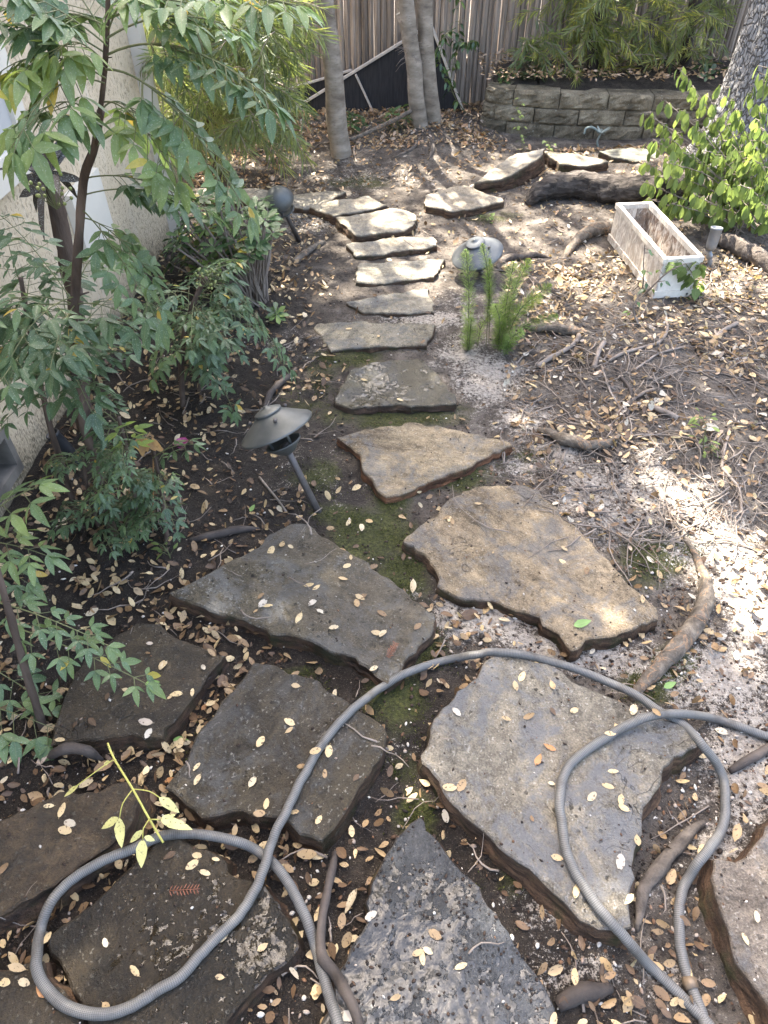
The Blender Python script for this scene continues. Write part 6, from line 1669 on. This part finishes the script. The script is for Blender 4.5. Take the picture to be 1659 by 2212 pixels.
# leaves caught on the hose
for lab, px, py, k in (('yellowish leaf lying on the hose where it crosses the dark damp flagstone', 684, 1634, 3), ('brown leaf stuck on the hose where its two runs cross at the right', 1420, 1545, 10), ('small leaf lying on the right hose loop over the big flagstone', 1316, 1588, 4)):
    q = min(ha + hb, key=lambda v: (proj(v)[0] - px) ** 2 + (proj(v)[1] - py) ** 2)
    o = PROTO[k][1].copy(); C.objects.link(o)
    o.location = q + V((0, 0, HR + .002)); o.scale = (.026, .026, .026); o.rotation_euler = (.15, -.2, rl.uniform(0, 6))
    tag(o, lab, 'leaf')
# the few green leaves
t_ = leaf_mat('fresh_leaf', [(0, (.10, .20, .05)), (1, (.2, .32, .08))], .45, .2)
for lab, px, py, L, az in (('fresh green leaf on the lower corner of the largest tan flagstone', 1258, 1347, .048, .3), ('green leaf on the dark brown flagstone', 330, 1476, .036, .1), ('green leaf on the pale ground beside the thick cracked root', 1447, 1480, .036, .4), ('green leaf between the dark brown and the dark damp flagstones', 392, 1600, .04, -.1), ('small green leaf among the litter above the grey pitted flagstone', 545, 1098, .03, 1.2)):
    p = P(px, py, .05); p = P(px, py, top_z(p.x, p.y) + .006)
    mb = MB(); leaf(mb, p - V((math.cos(az), math.sin(az), 0)) * L / 2, (math.cos(az), math.sin(az), .05), (.1, -.2, 1), L, L * .45, .2, -.05, .5, 'lance')
    tag(mb.build('green_leaf', t_, origin=p), lab, 'leaf')
# twigs
mb = MB()
def twig(x, y, L, r):
    az = rl.uniform(0, 6.283)
    p = V((x, y, top_z(x, y) + r + rl.uniform(0, .012))); pts = [p]
    for i in range(5):
        az += rl.uniform(-.5, .5)
        p = p + V((math.cos(az), math.sin(az), 0)) * (L / 5)
        p = V((p.x, p.y, max(top_z(p.x, p.y) + r, pts[0].z + rl.uniform(-.003, .006)))); pts.append(p)
    tube(mb, pts, [r * (1.1 - .14 * i) for i in range(6)], 5, rl.random(), rough=.15, rs=60)
n = 0
while n < 1000:
    if n < 700: px, py = rl.uniform(1080, 1659), rl.uniform(560, 1180)
    elif n < 790: px, py = rl.uniform(400, 1400), rl.uniform(310, 560)
    elif n < 890: px, py = rl.uniform(250, 700), rl.uniform(700, 1350)
    else: px, py = rl.uniform(0, 1659), rl.uniform(1350, 2212)
    p = G(px, py); n += 1
    if stone_at(p.x, p.y) and rl.random() < .9: continue
    if p.x < -1.06 or p.y > 5: continue
    twig(p.x, p.y, rl.uniform(.04, .16) if n > 700 else rl.uniform(.06, .30), rl.choice((.0011, .0014, .0018, .0026)))
tag(mb.build('twig_litter', M_TWIG), 'loose dry twigs strewn through the leaf litter', 'twigs', kind='stuff')
# crumbs: bits of bark, seeds, grit, on stones and soil
mb, m2 = MB(), MB()
def crumb(m, x, y, r, tint):
    c = V((x, y, top_z(x, y) + r * .3)); rr = Matrix.Rotation(rl.uniform(0, 6), 3, 'Z')
    sx, sy, sz = r * rl.uniform(.7, 1.6), r * rl.uniform(.6, 1.0), r * rl.uniform(.5, .8)
    b = []
    for (a, e_, f) in ((1, 0, 0), (-1, 0, 0), (0, 1, 0), (0, -1, 0), (0, 0, 1), (.6, .6, .5), (-.6, .6, .5), (.6, -.6, .5), (-.6, -.6, .5), (0, 0, -.6)):
        b.append(c + rr @ V((a * sx, e_ * sy, f * sz)))
    m.add(b, [(4, 5, 6), (4, 6, 8), (4, 8, 7), (4, 7, 5), (0, 2, 5), (2, 1, 6), (1, 3, 8), (3, 0, 7), (5, 2, 6), (6, 1, 8), (8, 3, 7), (7, 0, 5), (0, 9, 2), (2, 9, 1), (1, 9, 3), (3, 9, 0)], tint)
n = 0
while n < 8500:
    if n > 6500: px, py = (rl.uniform(1300, 1700), rl.uniform(980, 1900)) if n % 2 else (rl.uniform(930, 1500), rl.uniform(680, 1450))
    elif n < 4800: px, py = rl.uniform(-40, 1700), rl.uniform(1000, 2240)
    else: px, py = rl.uniform(300, 1700), rl.uniform(380, 1000)
    p = G(px, py); n += 1
    if p.x < -1.06: continue
    s = stone_at(p.x, p.y)
    if s and rl.random() < .80: continue
    crumb(mb, p.x, p.y, rl.choice((.0012, .0016, .002, .0026, .0035)) * (1.0 if s else 1.5), rl.random())
t = NT('crumbs'); M_CRUMB = t.principled(t.ramp(t.attr('tint'), [(0.0, (.012, .009, .007)), (.55, (.04, .026, .018)), (.8, (.14, .075, .04)), (.92, (.4, .36, .31)), (1.0, (.55, .52, .46))]), .8, None, .3)
tag(mb.build('ground_crumbs', M_CRUMB), 'dark crumbs of bark, seeds and grit scattered on the stones and soil', 'debris', kind='stuff')
# seeds and bark chips lying in the puddled flagstone
s = STONES[8]
n = 0
while n < 300:
    x, y = rl.uniform(s['bb'][0], s['bb'][1]), rl.uniform(s['bb'][2], s['bb'][3])
    if not inpoly(x, y, s['poly']): continue
    crumb(m2, x, y, rl.choice((.0013, .0018, .0026, .0036)), rl.uniform(0, .6)); n += 1
tag(m2.build('wet_debris', M_CRUMB), 'small wet seeds and bark chips sitting in the puddles of the blue grey flagstone', 'debris', kind='stuff')
# moss: tiny upright blades in the mossy gaps
mb = MB()
n = 0
while n < 26000:
    m_ = MOSS[rl.randrange(len(MOSS))]
    px, py = rl.gauss(m_[0], m_[2] * .55), rl.gauss(m_[1], m_[3] * .55); n += 1
    p = G(px, py)
    if stone_at(p.x, p.y): continue
    if noise.noise(V((p.x * 16, p.y * 16, 2))) + .5 * noise.noise(V((p.x * 45, p.y * 45, 2))) < .05: continue
    h = rl.uniform(.002, .006); a = rl.uniform(0, 6.28); wv = V((math.cos(a), math.sin(a), 0)) * .0016
    tip = V((p.x + rl.uniform(-.003, .003), p.y + rl.uniform(-.003, .003), p.z + h))
    mb.add([p - wv, p + wv, tip], [(0, 1, 2)], rl.random())
t = NT('moss_blades'); M_MOSS = t.principled(t.ramp(t.attr('tint'), [(0, (.028, .034, .008)), (.6, (.075, .085, .018)), (1, (.15, .15, .04))]), .9, None, .2)
tag(mb.build('moss', M_MOSS), 'patches of short green moss in the gaps between the flagstones', 'moss', kind='stuff')
